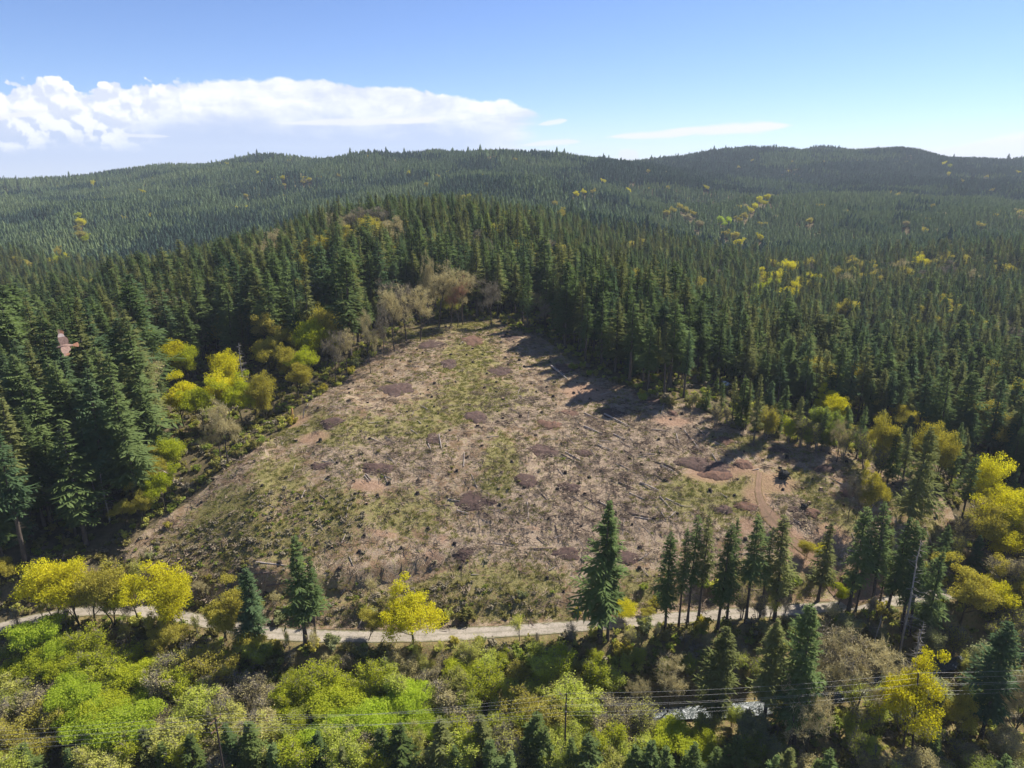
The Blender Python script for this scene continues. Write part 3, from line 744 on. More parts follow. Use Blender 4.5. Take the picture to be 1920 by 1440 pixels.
def bush(seed, H=2.2, n=900, leaf=.28, rad=1.6):
    R = np.random.default_rng(seed); T = Geo(); C = Geo(); tips = []
    for s in range(9):
        a = R.uniform(0, 2 * PI); r = rad * R.uniform(.2, .9); e = np.array([math.cos(a) * r, math.sin(a) * r, H * R.uniform(.55, 1.0)])
        T.tube([[0, 0, 0], e * .5 + [0, 0, .2], e], [.04, .03, .01], 3); tips.append(e); tips.append(e * .6)
    tips = np.array(tips); i = R.integers(0, len(tips), n)
    c = tips[i] + nrm(R.normal(size=(n, 3))) * R.random((n, 1)) ** .5 * .55 * rad / 1.6; c[:, 2] = np.maximum(c[:, 2], .05)
    C.quads(leaf_quads(R, c, leaf, 1.1))
    return T, C

def far_fir(seed, H=16., rad=2.4, tiers=6, k=6):
    R = np.random.default_rng(seed); C = Geo(); Q = []
    for i in range(tiers):
        f = i / tiers; z0 = H * (.06 + .80 * f); L = rad * (1 - f) ** .85 + .35; a0 = R.uniform(0, 6.28)
        for j in range(k):
            a = a0 + j * 6.28 / k + R.normal(0, .2); l = L * R.uniform(.65, 1.2); zt = z0 + H * R.uniform(.20, .30)
            o = np.array([0, 0, min(zt, H)]); d = np.array([math.cos(a), math.sin(a), 0]); sd_ = np.array([-math.sin(a), math.cos(a), 0])
            e = d * l + [0, 0, z0 - R.uniform(0, .05) * H]; m = o * .45 + e * .55
            Q.append([o, m - sd_ * l * .34, e, m + sd_ * l * .34])
    C.quads(Q); return C
def far_broad(seed, H=11., rad=4.0, n=170, leaf=1.1):
    R = np.random.default_rng(seed); C = Geo()
    lob = R.normal(0, .55, (6, 3)) * [rad, rad, H * .18] + [0, 0, H * .66]
    i = R.integers(0, 6, n); c = lob[i] + nrm(R.normal(size=(n, 3))) * R.random((n, 1)) ** .4 * rad * .55; c[:, 2] = np.clip(c[:, 2], .8, H)
    C.quads(leaf_quads(R, c, leaf, .5)); return C

# prototypes: name -> list of (trunk mesh, crown mesh, nominal height)
PRO = {}
def proto(key, fn, params, trunk, crown, tn='trunk', cn='crown'):
    L_ = []
    for i, kw in enumerate(params):
        T, C = fn(**kw); L_.append((T.mesh(tn, [M[trunk]]), C.mesh(cn, [M[crown]]), kw.get('H')))
    PRO[key] = L_
proto('fir', fir, [dict(seed=11+i, H=36., base=b, rad=r, pw=p, ragged=.55, per=7, wid=.44, droop=1.1, blades=4) for i, (b, r, p) in enumerate([(.22,4.9,.78),(.34,4.5,.72),(.18,5.2,.85),(.42,4.3,.65),(.28,4.1,.8),(.12,5.4,.95)])], 'bark', 'fir_green')
proto('fir_tall', fir, [dict(seed=31+i, H=36., base=b, rad=r, pw=p, ragged=.55, per=7, stubs=70, step=.62, droop=1.25, wid=.42) for i, (b, r, p) in enumerate([(.28,4.0,.6),(.40,3.6,.62),(.24,3.8,.72),(.46,3.5,.55)])], 'bark', 'fir_olive')
proto('fir_bushy', fir, [dict(seed=51+i, H=26., base=b, rad=r, pw=p, ragged=.5, per=8, step=.5, stubs=20, wid=.44, blades=4) for i, (b, r, p) in enumerate([(.20,5.2,.75),(.14,5.6,.8),(.25,4.6,.7)])], 'bark', 'fir_green')
proto('young', fir, [dict(seed=71+i, H=11., base=.05, rad=r, pw=.9, ragged=.3, per=6, step=.42, stubs=0, wid=.36, droop=.7) for i, r in enumerate([2.2,1.8,2.6])], 'bark', 'young_fir')
proto('maple', broadleaf, [dict(seed=91+i, H=14., spread=s, fork=.26, n_leaf=14000, leaf=.215, clump=1.6, stems=st, twigs=300) for i, (s, st) in enumerate([(1.0,1),(.85,2),(1.15,1),(.9,3)])], 'bark_moss', 'maple_yellow')
proto('lush', broadleaf, [dict(seed=111+i, H=11., spread=1.0, fork=.22, n_leaf=15000, leaf=.20, clump=1.5, stems=st, flat=.85) for i, st in enumerate([1,2,1])], 'bark', 'lime')
proto('alder', feathery, [dict(seed=131+i, H=9.5, n=11000, leaf=.165, rad=r, stems=s) for i, (r, s) in enumerate([(3.0,8),(3.4,9),(2.6,7),(3.8,11)])], 'bark_pale', 'alder_green')
proto('thin', feathery, [dict(seed=151+i, H=9., n=3800, leaf=.12, rad=r, stems=s, twigs=3000) for i, (r, s) in enumerate([(2.8,8),(3.2,9),(2.2,7)])], 'bark_pale', 'alder_grey')
proto('bare', bare, [dict(seed=171+i, H=16., spread=s, fork=f, stems=1, buds=700, twigs=2600) for i, (s, f) in enumerate([(.8,.36),(.9,.42),(.7,.34)])], 'bark', 'twig')
proto('sapling', bare, [dict(seed=191+i, H=9., spread=.45, fork=.4, twigs=700, stems=st, kids=(4,3,3), clump=.8, upness=.9, buds=250, leaf=.18) for i, st in enumerate([1,2,3])], 'bark_pale', 'twig')
proto('snag', snag, [dict(seed=201+i, H=24.) for i in range(3)], 'snag', 'snag')
proto('bush', bush, [dict(seed=211+i, H=h, rad=r) for i, (h, r) in enumerate([(2.2,1.7),(1.7,1.5),(2.8,1.9)])], 'bark', 'bush_green', tn='stems', cn='leaves')

# ------------------------------------------------------------------ counted things: root + trunk + crown
THINGS = []
R0 = np.random.default_rng(5)
def plant(key, name, cat, x, y, h, crown=None, trunk=None, var=None, rz=None, tilt=(0, 0), wide=1.0, z=None, label=None, group=None, tn=None):
    L_ = PRO[key]; v = int(R0.integers(0, len(L_))) if var is None else var % len(L_)
    T, C, H = L_[v]; s = h / H
    zg = float(hz(x, y)) - .15 if z is None else z
    r = empty(name, (x, y, zg), R0.uniform(0, 2 * PI) if rz is None else rz, (s * wide, s * wide, s))
    r.rotation_euler[0], r.rotation_euler[1] = tilt if tilt != (0, 0) else (R0.normal(0, .018), R0.normal(0, .018))
    link(T.name.split('.')[0], T, r, mat=M[trunk] if trunk else None)
    link(C.name.split('.')[0], C, r, mat=M[crown] if crown else None)
    r['category'] = cat
    if label: r['label'] = label
    if group: r['group'] = group
    px, py = proj(x, y, zg); tx, ty = proj(x, y, zg + h)
    THINGS.append(dict(o=r, key=key, name=name, crown=crown, x=x, y=y, h=h, px=float(px), py=float(py), tx=float(tx), ty=float(ty)))
    return r

# ------------------------------------------------------------------ uncounted masses (geometry nodes on one object)
HID = bpy.data.collections.new('prototypes')
def scatter(name, pts, scl, rot, pick, meshes, label=None, tilt=None):
    me = bpy.data.meshes.new(name); me.vertices.add(len(pts)); me.vertices.foreach_set('co', np.asarray(pts, np.float32).ravel())
    a = me.attributes.new('scl', 'FLOAT_VECTOR', 'POINT'); a.data.foreach_set('vector', np.asarray(scl, np.float32).ravel())
    rr = np.zeros((len(pts), 3), np.float32); rr[:, 2] = rot
    if tilt is not None: rr[:, 0], rr[:, 1] = tilt[:, 0], tilt[:, 1]
    a = me.attributes.new('rot', 'FLOAT_VECTOR', 'POINT'); a.data.foreach_set('vector', rr.ravel())
    a = me.attributes.new('pick', 'INT', 'POINT'); a.data.foreach_set('value', np.asarray(pick, np.int32))
    o = link(name, me); tag(o, label, None, kind='stuff')
    g = bpy.data.node_groups.new(name, 'GeometryNodeTree')
    g.interface.new_socket('Geometry', in_out='INPUT', socket_type='NodeSocketGeometry'); g.interface.new_socket('Geometry', in_out='OUTPUT', socket_type='NodeSocketGeometry')
    gi = g.nodes.new('NodeGroupInput'); go = g.nodes.new('NodeGroupOutput'); ip = g.nodes.new('GeometryNodeInstanceOnPoints')
    col = bpy.data.collections.new(name + ' shapes')
    for i, m in enumerate(meshes):
        po = bpy.data.objects.new('%s shape %02d' % (name, i), m); col.objects.link(po)
    ci = g.nodes.new('GeometryNodeCollectionInfo'); ci.inputs['Collection'].default_value = col
    ci.inputs['Separate Children'].default_value = True; ci.inputs['Reset Children'].default_value = True
    def attr(nm, ty):
        n = g.nodes.new('GeometryNodeInputNamedAttribute'); n.data_type = ty; n.inputs['Name'].default_value = nm; return n.outputs['Attribute']
    g.links.new(gi.outputs[0], ip.inputs['Points']); g.links.new(ci.outputs[0], ip.inputs['Instance'])
    ip.inputs['Pick Instance'].default_value = True
    g.links.new(attr('pick', 'INT'), ip.inputs['Instance Index']); g.links.new(attr('scl', 'FLOAT_VECTOR'), ip.inputs['Scale'])
    er = g.nodes.new('FunctionNodeEulerToRotation'); g.links.new(attr('rot', 'FLOAT_VECTOR'), er.inputs[0]); g.links.new(er.outputs[0], ip.inputs['Rotation'])
    g.links.new(ip.outputs[0], go.inputs[0])
    md = o.modifiers.new('scatter', 'NODES'); md.node_group = g
    return o
def join2(tm, cm, mt, mc, name):
    """one mesh out of a trunk mesh and a crown mesh (for the masses)"""
    def arr(me):
        v = np.empty(len(me.vertices) * 3, np.float32); me.vertices.foreach_get('co', v)
        q = np.empty(len(me.loops), np.int32); me.loops.foreach_get('vertex_index', q)
        return v.reshape(-1, 3), q.reshape(-1, 4)
    v1, q1 = arr(tm); v2, q2 = arr(cm)
    return mesh_np(name, np.concatenate([v1, v2]), np.concatenate([q1, q2 + len(v1)]), mats=[M[mt], M[mc]], mid=np.concatenate([np.zeros(len(q1)), np.ones(len(q2))]))
# ------------------------------------------------------------------ placing: trees that stand out one by one
def road_y(x): return np.interp(x, ROAD[:, 0], ROAD[:, 1])
def spot(px, pb, pt):
    """ground point under a base pixel and the height that reaches a top row"""
    x, y, z = hit(px, pb)
    return x, y, (CAMH - y * float(tt(pt))) - z
TAKEN = []
# conifers between the road and the river: (column, base row, top row, shape, crown, width, tilt, label)
FIRS = [
 (1124,1203,936,'fir',0,'fir_green',1.05,0,'tall dense dark fir, larger of the pair standing alone on the road edge'),
 (1139,1200,962,'fir',4,'fir_green',.8,.01,'slimmer dark fir pressed against the big lone fir on the road edge'),
 (574,1207,1003,'fir_tall',2,'fir_green',1.35,0,'ragged dark fir with see-through crown in front of the dark cut bank'),
 (592,1207,1040,'fir_tall',1,'fir_green',.9,0,'thin half-hidden fir touching the ragged fir in front of the cut bank'),
 (476,1213,1064,'fir_bushy',0,'fir_blue',.95,0,'short bushy dark fir next to the row of yellow maples by the road'),
 (1247,1190,994,'fir_tall',0,'fir_green',.95,0,'narrow fir at the near end of the roadside fir row, beside the lone fir'),
 (1272,1178,985,'fir_tall',1,'fir_green',.75,0,'thin fir second in the roadside row, bare lower trunk'),
 (1288,1176,966,'fir_tall',3,'fir_green',.85,0,'tall bare-stemmed fir third in the roadside row'),
 (1308,1172,957,'fir_tall',1,'fir_olive',.85,.01,'tallest bare-stemmed fir of the tight cluster in the roadside row'),
 (1345,1182,978,'fir_tall',0,'fir_green',.95,0,'dark fir with two bare lower stems behind it in the roadside row'),
 (1362,1168,968,'fir_tall',2,'fir_green',.8,0,'tall dark fir in the middle of the roadside row, above the grey bare saplings'),
 (1398,1168,966,'fir',3,'fir_green',.95,0,'full dark fir in the roadside row with grey brush at its foot'),
 (1424,1160,985,'fir_tall',1,'fir_green',.75,0,'thin sparse fir in the roadside row against bare brown ground'),
 (1452,1163,966,'fir_tall',0,'fir_olive',1.1,.03,'open-branched fir leaning slightly beside the pale gravel road'),
 (1533,1128,975,'fir_tall',2,'fir_olive',1.2,.02,'wide airy fir standing on the far side of the road by the dirt landing'),
 (1590,1148,947,'fir_tall',0,'fir_green',1.1,0,'thick-trunked tall fir at the edge of the dirt landing'),
 (1604,1146,966,'fir_tall',3,'fir_green',.7,0,'pole-thin fir right behind the thick-trunked fir at the landing'),
 (1634,1152,945,'fir_tall',1,'fir_green',1.15,.06,'leaning fir with drooping dead lower branches at the landing'),
 (1662,1150,962,'fir_tall',2,'fir_green',1.0,.05,'leaning dark fir in the clump beyond the landing'),
 (1690,1182,972,'fir_tall',0,'fir_green',1.05,.04,'tall fir with moss-dark trunk in the clump beyond the landing'),
 (1704,1190,990,'fir_tall',3,'fir_green',.85,.05,'slender tilted fir in the clump beyond the landing'),
 (1733,1200,1025,'fir',2,'fir_green',1.0,0,'very dark dense fir with grey dead twigs at the end of the fir clump'),
 (1762,1080,985,'fir',1,'fir_green',1.1,0,'dark pointed fir behind the end of the fir clump'),
 (1822,1085,1003,'fir_bushy',1,'fir_blue',.9,0,'bluish fir among the yellow maples beyond the landing'),
 (1650,1130,985,'fir_tall',3,'fir_olive',.8,.02,'thin olive fir behind the leaning firs at the landing'),
 (1335,1372,1178,'fir_bushy',2,'fir_olive',1.05,0,'spreading olive fir beside the river with bare lower trunk'),
 (1430,1372,1162,'fir',1,'fir_olive',1.15,0,'tall olive fir on the river bank with a long bare trunk'),
 (1488,1395,1135,'fir_bushy',0,'fir_green',.95,0,'biggest near fir with wide drooping boughs and thick bare trunk by the river'),
 (1519,1385,1270,'fir',2,'fir_green',.9,0,'small dark fir close beside the biggest near fir'),
 (1838,1385,1165,'fir_bushy',2,'fir_blue',1.05,-.02,'broad dark fir by the power lines, beyond the leaning pole'),
 (1745,1437,1378,'young',0,'young_fir',1.0,0,'small columnar evergreen at the foot of the leaning pole'),
 (1702,985,790,'fir_bushy',1,'fir_olive',.78,.09,'large leaning fir with long bare trunk at the corner of the logged slope'),
 (1663,905,800,'fir_bushy',1,'fir_green',.9,0,'dark round-topped fir behind the leaning corner fir'),
 (1782,910,790,'fir',0,'fir_green',1.0,0,'dark fir between two yellow maples above the corner of the slope'),
 (1800,985,850,'fir',3,'fir_green',1.0,0,'dark fir standing in front of the yellow maples above the slope corner'),
]
for (px, pb, pt, key, v, cr, wd, tl, lab) in FIRS:
    x, y, h = spot(px, pb, pt)
    plant(key, 'fir_tree', 'fir tree', x, y, h, cr, var=v, wide=wd * (1.2 if key == 'young' or px == 1124 else (.92 if key == 'fir_bushy' and pb > 1300 else 1.04)), tilt=(0, tl), label=lab)
    TAKEN.append((x, y, 2.2))
# slim firs and round bushes in the belt along the upper right edge of the slope
BELT = [(1387,802,708,'young',1.35,'young_fir','young fir with pointed green crown, lit from behind at the slope edge'),
 (1412,835,700,'fir_tall',.95,'fir_olive','slim fir with bare stem at the slope edge, tallest of the edge belt'),
 (1372,800,705,'fir_tall',.95,'fir_olive','thin fir on a bare pole trunk at the slope edge'),
 (1398,805,712,'fir_tall',.9,'fir_olive','second thin pole-trunked fir at the slope edge, close to the first'),
 (1350,782,715,'fir_tall',1.0,'fir_green','short ragged fir above the shed vehicle at the slope edge'),
 (1455,815,752,'young',1.2,'young_fir','small bright fir beside a brown bush at the slope edge'),
 (1322,768,722,'young',1.3,'young_fir','little grey green fir at the start of the edge belt'),
 (1495,828,742,'fir_bushy',.8,'fir_olive','olive bushy fir rising out of the edge scrub'),
 (1540,845,770,'fir_bushy',.85,'young_fir','green bushy fir rising out of the edge scrub'),
 (1605,860,760,'fir',1.0,'fir_green','dark fir at the end of the edge belt'),
 (1690,920,800,'fir_tall',1.1,'fir_olive','pale feathery fir behind the bare tree at the slope edge')]
for (px, pb, pt, key, wd, cr, lab) in BELT:
    x, y, h = spot(px, pb, pt); plant(key, 'fir_tree', 'fir tree', x, y, h, cr, wide=wd, label=lab); TAKEN.append((x, y, 2))
# yellow, green and gold maples: (column, base row, crown top row, colour, width)
MAPLES = [
 (105,1172,1046,'maple_yellow',1.15),(152,1170,1043,'maple_yellow',1.0),(180,1172,1055,'maple_gold',.95),(218,1172,1047,'maple_gold',1.05),(262,1170,1052,'maple_yellow',1.0),(312,1176,1060,'maple_yellow',1.25),(348,1195,1075,'maple_yellow',.95),
 (425,1200,1092,'maple_gold',.9),(414,1215,1130,'maple_gold',.9),(775,1207,1103,'maple_yellow',1.15),(690,1200,1138,'maple_gold',1.0),(1168,1158,1122,'maple_yellow',1.6),(1212,1156,1135,'maple_gold',1.6),(322,1230,1155,'maple_gold',1.0),(470,1245,1180,'maple_gold',1.0),
 (5,1100,1036,'maple_gold',1.0),(1690,1412,1232,'maple_yellow',1.05),(1800,1170,1052,'maple_gold',1.15),(1850,1180,1070,'maple_yellow',1.1),(1905,1170,1060,'maple_gold',1.1),(1790,1395,1290,'maple_gold',.6),
 (1848,985,845,'maple_yellow',1.1),(1895,1010,900,'maple_yellow',1.3),(1855,1020,905,'maple_yellow',1.2),(1830,1040,930,'maple_gold',1.1),(1905,1050,965,'maple_gold',1.1),(1870,1060,985,'maple_yellow',1.2),(1930,1000,900,'maple_yellow',1.2),(1640,900,768,'maple_gold',.75),(1630,985,868,'maple_gold',.62),(1735,905,782,'maple_gold',.8),(1760,910,800,'maple_gold',.8),(1560,800,735,'maple_yellow',.9),(1510,1050,1012,'maple_gold',1.0),(1535,1050,1015,'maple_yellow',.9),
 (1570,1140,1085,'maple_green',.9),(1950,1130,1010,'maple_yellow',1.2),
 (345,800,698,'maple_yellow',1.15),(385,812,702,'maple_green',1.2),(425,800,690,'maple_yellow',1.15),(455,800,700,'maple_green',1.0),(335,722,628,'maple_yellow',1.0),(360,718,640,'maple_green',.9),(432,742,650,'maple_yellow',.95),(508,710,615,'maple_gold',1.0),(540,730,640,'maple_gold',.9),(548,690,610,'maple_gold',.9),(590,690,590,'maple_green',1.1),(575,720,640,'maple_green',1.1),(560,750,665,'maple_gold',.9),(600,640,588,'maple_yellow',1.0),(577,612,562,'maple_yellow',1.1),(412,660,590,'maple_gold',.9),(320,900,815,'maple_green',.9),(285,930,840,'maple_gold',.8),(310,960,870,'maple_green',.8),(270,985,905,'maple_gold',.7),(245,700,610,'maple_gold',1.0),(300,700,615,'maple_yellow',1.0),(95,735,630,'maple_yellow',1.0),(70,745,655,'maple_yellow',1.0),(130,650,572,'maple_gold',1.2),(295,660,600,'maple_gold',1.1),(480,790,720,'maple_gold',1.0),(500,790,690,'maple_gold',.8),(620,680,612,'maple_green',.8),(235,990,930,'maple_gold',.8)]
for (px, pb, pt, cr, wd) in MAPLES:
    x, y, h = spot(px, pb, pt)
    plant('maple', 'maple_tree', 'maple tree', x, y, max(h, 3.0), cr, wide=wd * min(1.0, 15 / max(h, 6)) if h > 15 else wd)
    TAKEN.append((x, y, 3.0))
# grey and brown trees without leaves
BARES = [(762,640,520,1.25),(740,660,525,1.0),(788,640,540,1.0),(823,615,492,1.25),(845,612,505,1.0),(868,610,508,.9),(858,614,520,.8),(921,612,517,.95),(803,612,470,.55),(720,690,560,.6),(695,700,580,.6),(730,610,560,1.0),(305,640,540,1.1),(318,650,560,1.2),(270,650,565,1.1),(222,640,575,1.0),(250,655,580,1.1),(295,655,590,1.1),(1568,868,785,.75),(1590,975,885,.55),(1604,980,895,.5),(428,870,745,.8),(415,872,770,.8),(1560,1340,1185,1.15),(1535,1360,1200,1.0),(1600,1350,1200,.95),(1510,1420,1290,.9),(1190,1345,1270,.8),(1250,1340,1240,.8),(1895,1400,1240,.8),(1920,1380,1230,.9),(380,1120,1085,1.2),(705,560,385,.0),(1062,575,535,.8),(1020,620,560,.8),(650,700,615,.8),(630,720,620,.7),(1465,985,940,.6)]
for (px, pb, pt, wd) in BARES:
    if wd == 0: continue
    x, y, h = spot(px, pb, pt)
    cr = 'pink_bud' if (px, pb) == (858, 614) else ('bud_grey' if (px * 7) % 3 else 'twig')
    plant('bare', 'bare_tree', 'bare tree', x, y, max(h, 3), cr, trunk='bark_moss' if pb > 1300 else None, wide=wd * min(1, 20 / max(h, 8))); TAKEN.append((x, y, 2.5))
for (px, pb, pt) in [(1705,1300,1165),(1290 + 420,1262,1180),(147,970,800),(185,955,880),(1632,1235,1150),(205,980,870),(460,760,640),(1688,1225,1010)]:
    x, y, h = spot(px, pb, pt); plant('snag', 'dead_tree', 'dead tree', x, y, h, wide=min(1, 26 / h) if h > 26 else 1.1); TAKEN.append((x, y, 1.5))
# leafless saplings along both sides of the road
R1 = np.random.default_rng(21)
for i in range(74):
    px = R1.uniform(20, 1640); x = float(ux(px, .77)) * 134; far_side = R1.random() < .18
    y = float(road_y(x)) + (R1.uniform(4.5, 9) if far_side else -R1.uniform(3.2, 9.5)); x = x * y / 134
    if min(((x - a) ** 2 + (y - b) ** 2) for a, b, c in TAKEN) < 3.0: continue
    plant('sapling', 'sapling', 'sapling', x, y, R1.uniform(4, 8.5), ['twig','alder_grey','alder_olive'][int(R1.integers(0, 3))], wide=R1.uniform(.8, 1.3)); TAKEN.append((x, y, 1.2))
YOUNG = []
# young conifers poking up along the bottom of the picture
for (px, pt, h) in [(42,1392,9),(128,1402,8),(262,1366,9),(300,1385,8),(352,1378,9),(430,1352,10),(466,1350,10),(512,1388,8),(716,1366,10),(748,1362,11),(826,1346,12),(850,1400,8),(905,1338,11),(922,1382,9),(952,1408,8),(996,1328,12),(1020,1366,10),(1076,1382,9),(1106,1378,10),(1196,1396,8),(1225,1388,8),(1252,1400,8),(1302,1386,9),(1352,1395,8),(1382,1378,9),(1452,1410,7),(1480,1402,8),(1538,1420,7),(1562,1408,8),(640,1400,8),(1890,1412,7),(590,1370,9)]:
    h = h + 3.5; r = hit(px, pt, h)
    if r is None: continue
    plant('young', 'young_conifer', 'young conifer', r[0], r[1], h, ['young_fir', 'fir_green', 'fir_olive'][int(R1.integers(0, 3))], wide=R1.uniform(1.0, 1.35)); YOUNG.append((r[0], r[1]))
# the leafy thicket below the road
LIME = [(530,1318,30),(605,1300,22),(640,1335,55),(725,1312,45),(700,1345,60),(775,1345,40),(60,1225,70),(20,1215,40),(245,1285,40),(1330,1400,40),(1290,1385,40),(940,1250,24),(1170,1300,30),(180,1330,60),(400,1230,16),(590,1395,40),(870,1240,30)]
DULL = [(100,1300,60),(320,1235,26),(130,1275,50),(720,1385,40),(590,1230,60),(540,1215,50),(1200,1330,60),(450,1310,60),(930,1390,50),(830,1350,40),(1470,1180,80),(300,1270,20),(420,1275,50),(260,1360,50)]
GOLD = [(385,1255,40),(1010,1335,40),(960,1245,24),(250,1280,36),(60,1380,70),(30,1400,50)]
sp = 5.0
for j, y0 in enumerate(np.arange(88.5, 130, sp * .86)):
    for x0 in np.arange(-108, 112, sp):
        x = x0 + (j % 2) * sp / 2 + R1.uniform(-1.5, 1.5); y = y0 + R1.uniform(-1.3, 1.3)
        if y > road_y(x) - 7.0: continue
        z = float(hz(x, y)); h = R1.uniform(6.5, 10.5) * (1.0 if x < 25 else .75)
        if y > road_y(x) - 13: h *= .62
        px, py = proj(x, y, z + h * .8)
        if px < -60 or px > 1985 or py > 1500: continue
        if px > 1280 and (R1.random() < .22): continue
        if float(dist_poly(np.array([x]), np.array([y]), RIVER)[0][0]) < 5.5: continue
        if min(((x - a) ** 2 + (y - b) ** 2) ** .5 - c for a, b, c in TAKEN[-420:] or [(0, 0, 0)]) < 1.0 and px > 1280: continue
        if len([1 for d in THINGS if d['name'] == 'thicket_tree']) >= 295: break
        if any(abs(x - a * y / b) < 2.3 and b - 12 < y < b + 2.0 for a, b in YOUNG): h *= .5
        key, cr = 'alder', ['alder_green', 'alder_green', 'alder_olive', 'maple_green'][int(R1.integers(0, 4))]; h = h * 1.08
        if fbm(x + 300, y, 22, 2) > .22: key, cr = ['thin', 'alder'][int(R1.integers(0, 2))], ['alder_olive', 'alder_grey'][int(R1.integers(0, 2))]
        if px > 1280: cr = ['alder_olive', 'bush_green', 'willow_grey', 'alder_grey', 'alder_green'][int(R1.integers(0, 5))]
        inl = lambda Ls: any(abs(px - a) < c and abs(py - b) < c * .62 for a, b, c in Ls)
        if inl(DULL): key, cr = 'thin', ['alder_grey', 'alder_grey', 'alder_olive'][int(R1.integers(0, 3))]
        if inl(GOLD): key, cr = 'alder', 'maple_gold'
        if inl(LIME): key, cr = 'lush', ['lime', 'lime', 'maple_green'][int(R1.integers(0, 3))]
        plant(key, 'thicket_tree', 'leafy tree', x, y, h * (1.05 if key == 'lush' else 1), cr, wide=R1.uniform(1.15, 1.5)); TAKEN.append((x, y, 1.0))
# brush along the near bank of the river, and two old firs far out on the skyline
for i in range(46):
    k = R1.integers(4, len(RIVER) - 8); x, y = RIVER[k]; y -= R1.uniform(3.6, 8.0); x += R1.uniform(-2, 2)
    px, py = proj(x, y, -8)
    if px > 1960 or any(abs(px - a) < 26 for a in (1312, 1405, 1765, 1890)): continue
    if min(math.hypot(x - a, y - b) - c for a, b, c in TAKEN) < .4: continue
    plant(['alder', 'thin', 'alder'][i % 3], 'thicket_tree', 'leafy tree', x, y, R1.uniform(4.0, 7.5), ['alder_olive', 'willow_grey', 'bush_green', 'alder_grey', 'alder_green'][int(R1.integers(0, 5))], wide=R1.uniform(1.0, 1.4)); TAKEN.append((x, y, 1.5))
for px, pb, pt, lab in [(14, 349, 309, 'lone old fir standing far above the plantation on the distant skyline, taller of two'), (37, 349, 318, 'smaller lone old fir on the distant skyline beside the taller one')]:
    g = hit(px, pb + 12); x, y = g[0], g[1]; h = 38; plant('fir_tall', 'fir_tree', 'fir tree', x, y, h, 'far_dark', var=2, wide=1.2, label=lab)
# bushes on the road banks, round the landing and at the slope edges
for i in range(150):
    a = R1.random()
    if a < .5:
        x = R1.uniform(-105, 100); y = float(road_y(x)) - R1.uniform(3, 11)
    elif a < .72:
        x = R1.uniform(-100, 90); y = float(road_y(x)) + R1.uniform(3.3, 9)
    else:
        k = R1.integers(0, len(CLEAR)); p = CLEAR[k] * (1 - (f := R1.random())) + CLEAR[(k + 1) % len(CLEAR)] * f
        x, y = p + R1.normal(0, 2.2, 2)
        if y > 285: continue
    if abs(y - road_y(x)) < 3.2: continue
    px, py = proj(x, y, float(hz(x, y)))
    if not (-20 < px < 1940): continue
    plant('bush', 'bush', 'bush', x, y, R1.uniform(1.3, 3.0), ['bush_green', 'willow_grey', 'alder_olive', 'maple_gold', 'fern'][int(R1.integers(0, 5))])
for (px, pb, pt, cr, wd) in [(1340,800,752,'alder_grey',.9),(1362,795,760,'alder_grey',1.0),(1435,825,765,'maple_gold',.9),(1478,830,780,'maple_green',1.0),(1500,838,775,'alder_olive',1.0),(1515,842,790,'bush_green',1.0),(1530,845,785,'alder_olive',.9),(1550,850,790,'bush_green',1.0),(1300,765,735,'alder_olive',1.2),(1580,858,800,'alder_olive',.9),(1620,880,810,'alder_olive',.9),(1560,835,770,'bush_green',1.0),(1525,830,760,'bush_green',1.0),(1645,900,830,'alder_olive',1.0),(1800,1030,965,'alder_grey',1.0),(1790,1060,1000,'alder_olive',1.0),(1880,1120,1040,'alder_grey',1.2),(1840,1290,1210,'willow_grey',1.1),(1740,1240,1175,'willow_grey',1.0),(1780,1235,1165,'alder_olive',1.0),(1580,1215,1150,'willow_grey',1.3),(1640,1230,1175,'willow_grey',1.0),(1900,1240,1150,'alder_olive',1.2),(1920,1190,1090,'alder_grey',1.2),(1880,1200,1120,'alder_olive',1.2),(1390,1160,1100,'alder_grey',1.0),(1420,1165,1110,'alder_grey',1.0)]:
    x, y, h = spot(px, pb, pt); plant('thin' if cr in ('alder_grey', 'alder_olive') else 'alder', 'scrub_tree', 'scrub tree', x, y, max(h, 2.5), cr, wide=wd); TAKEN.append((x, y, 2))
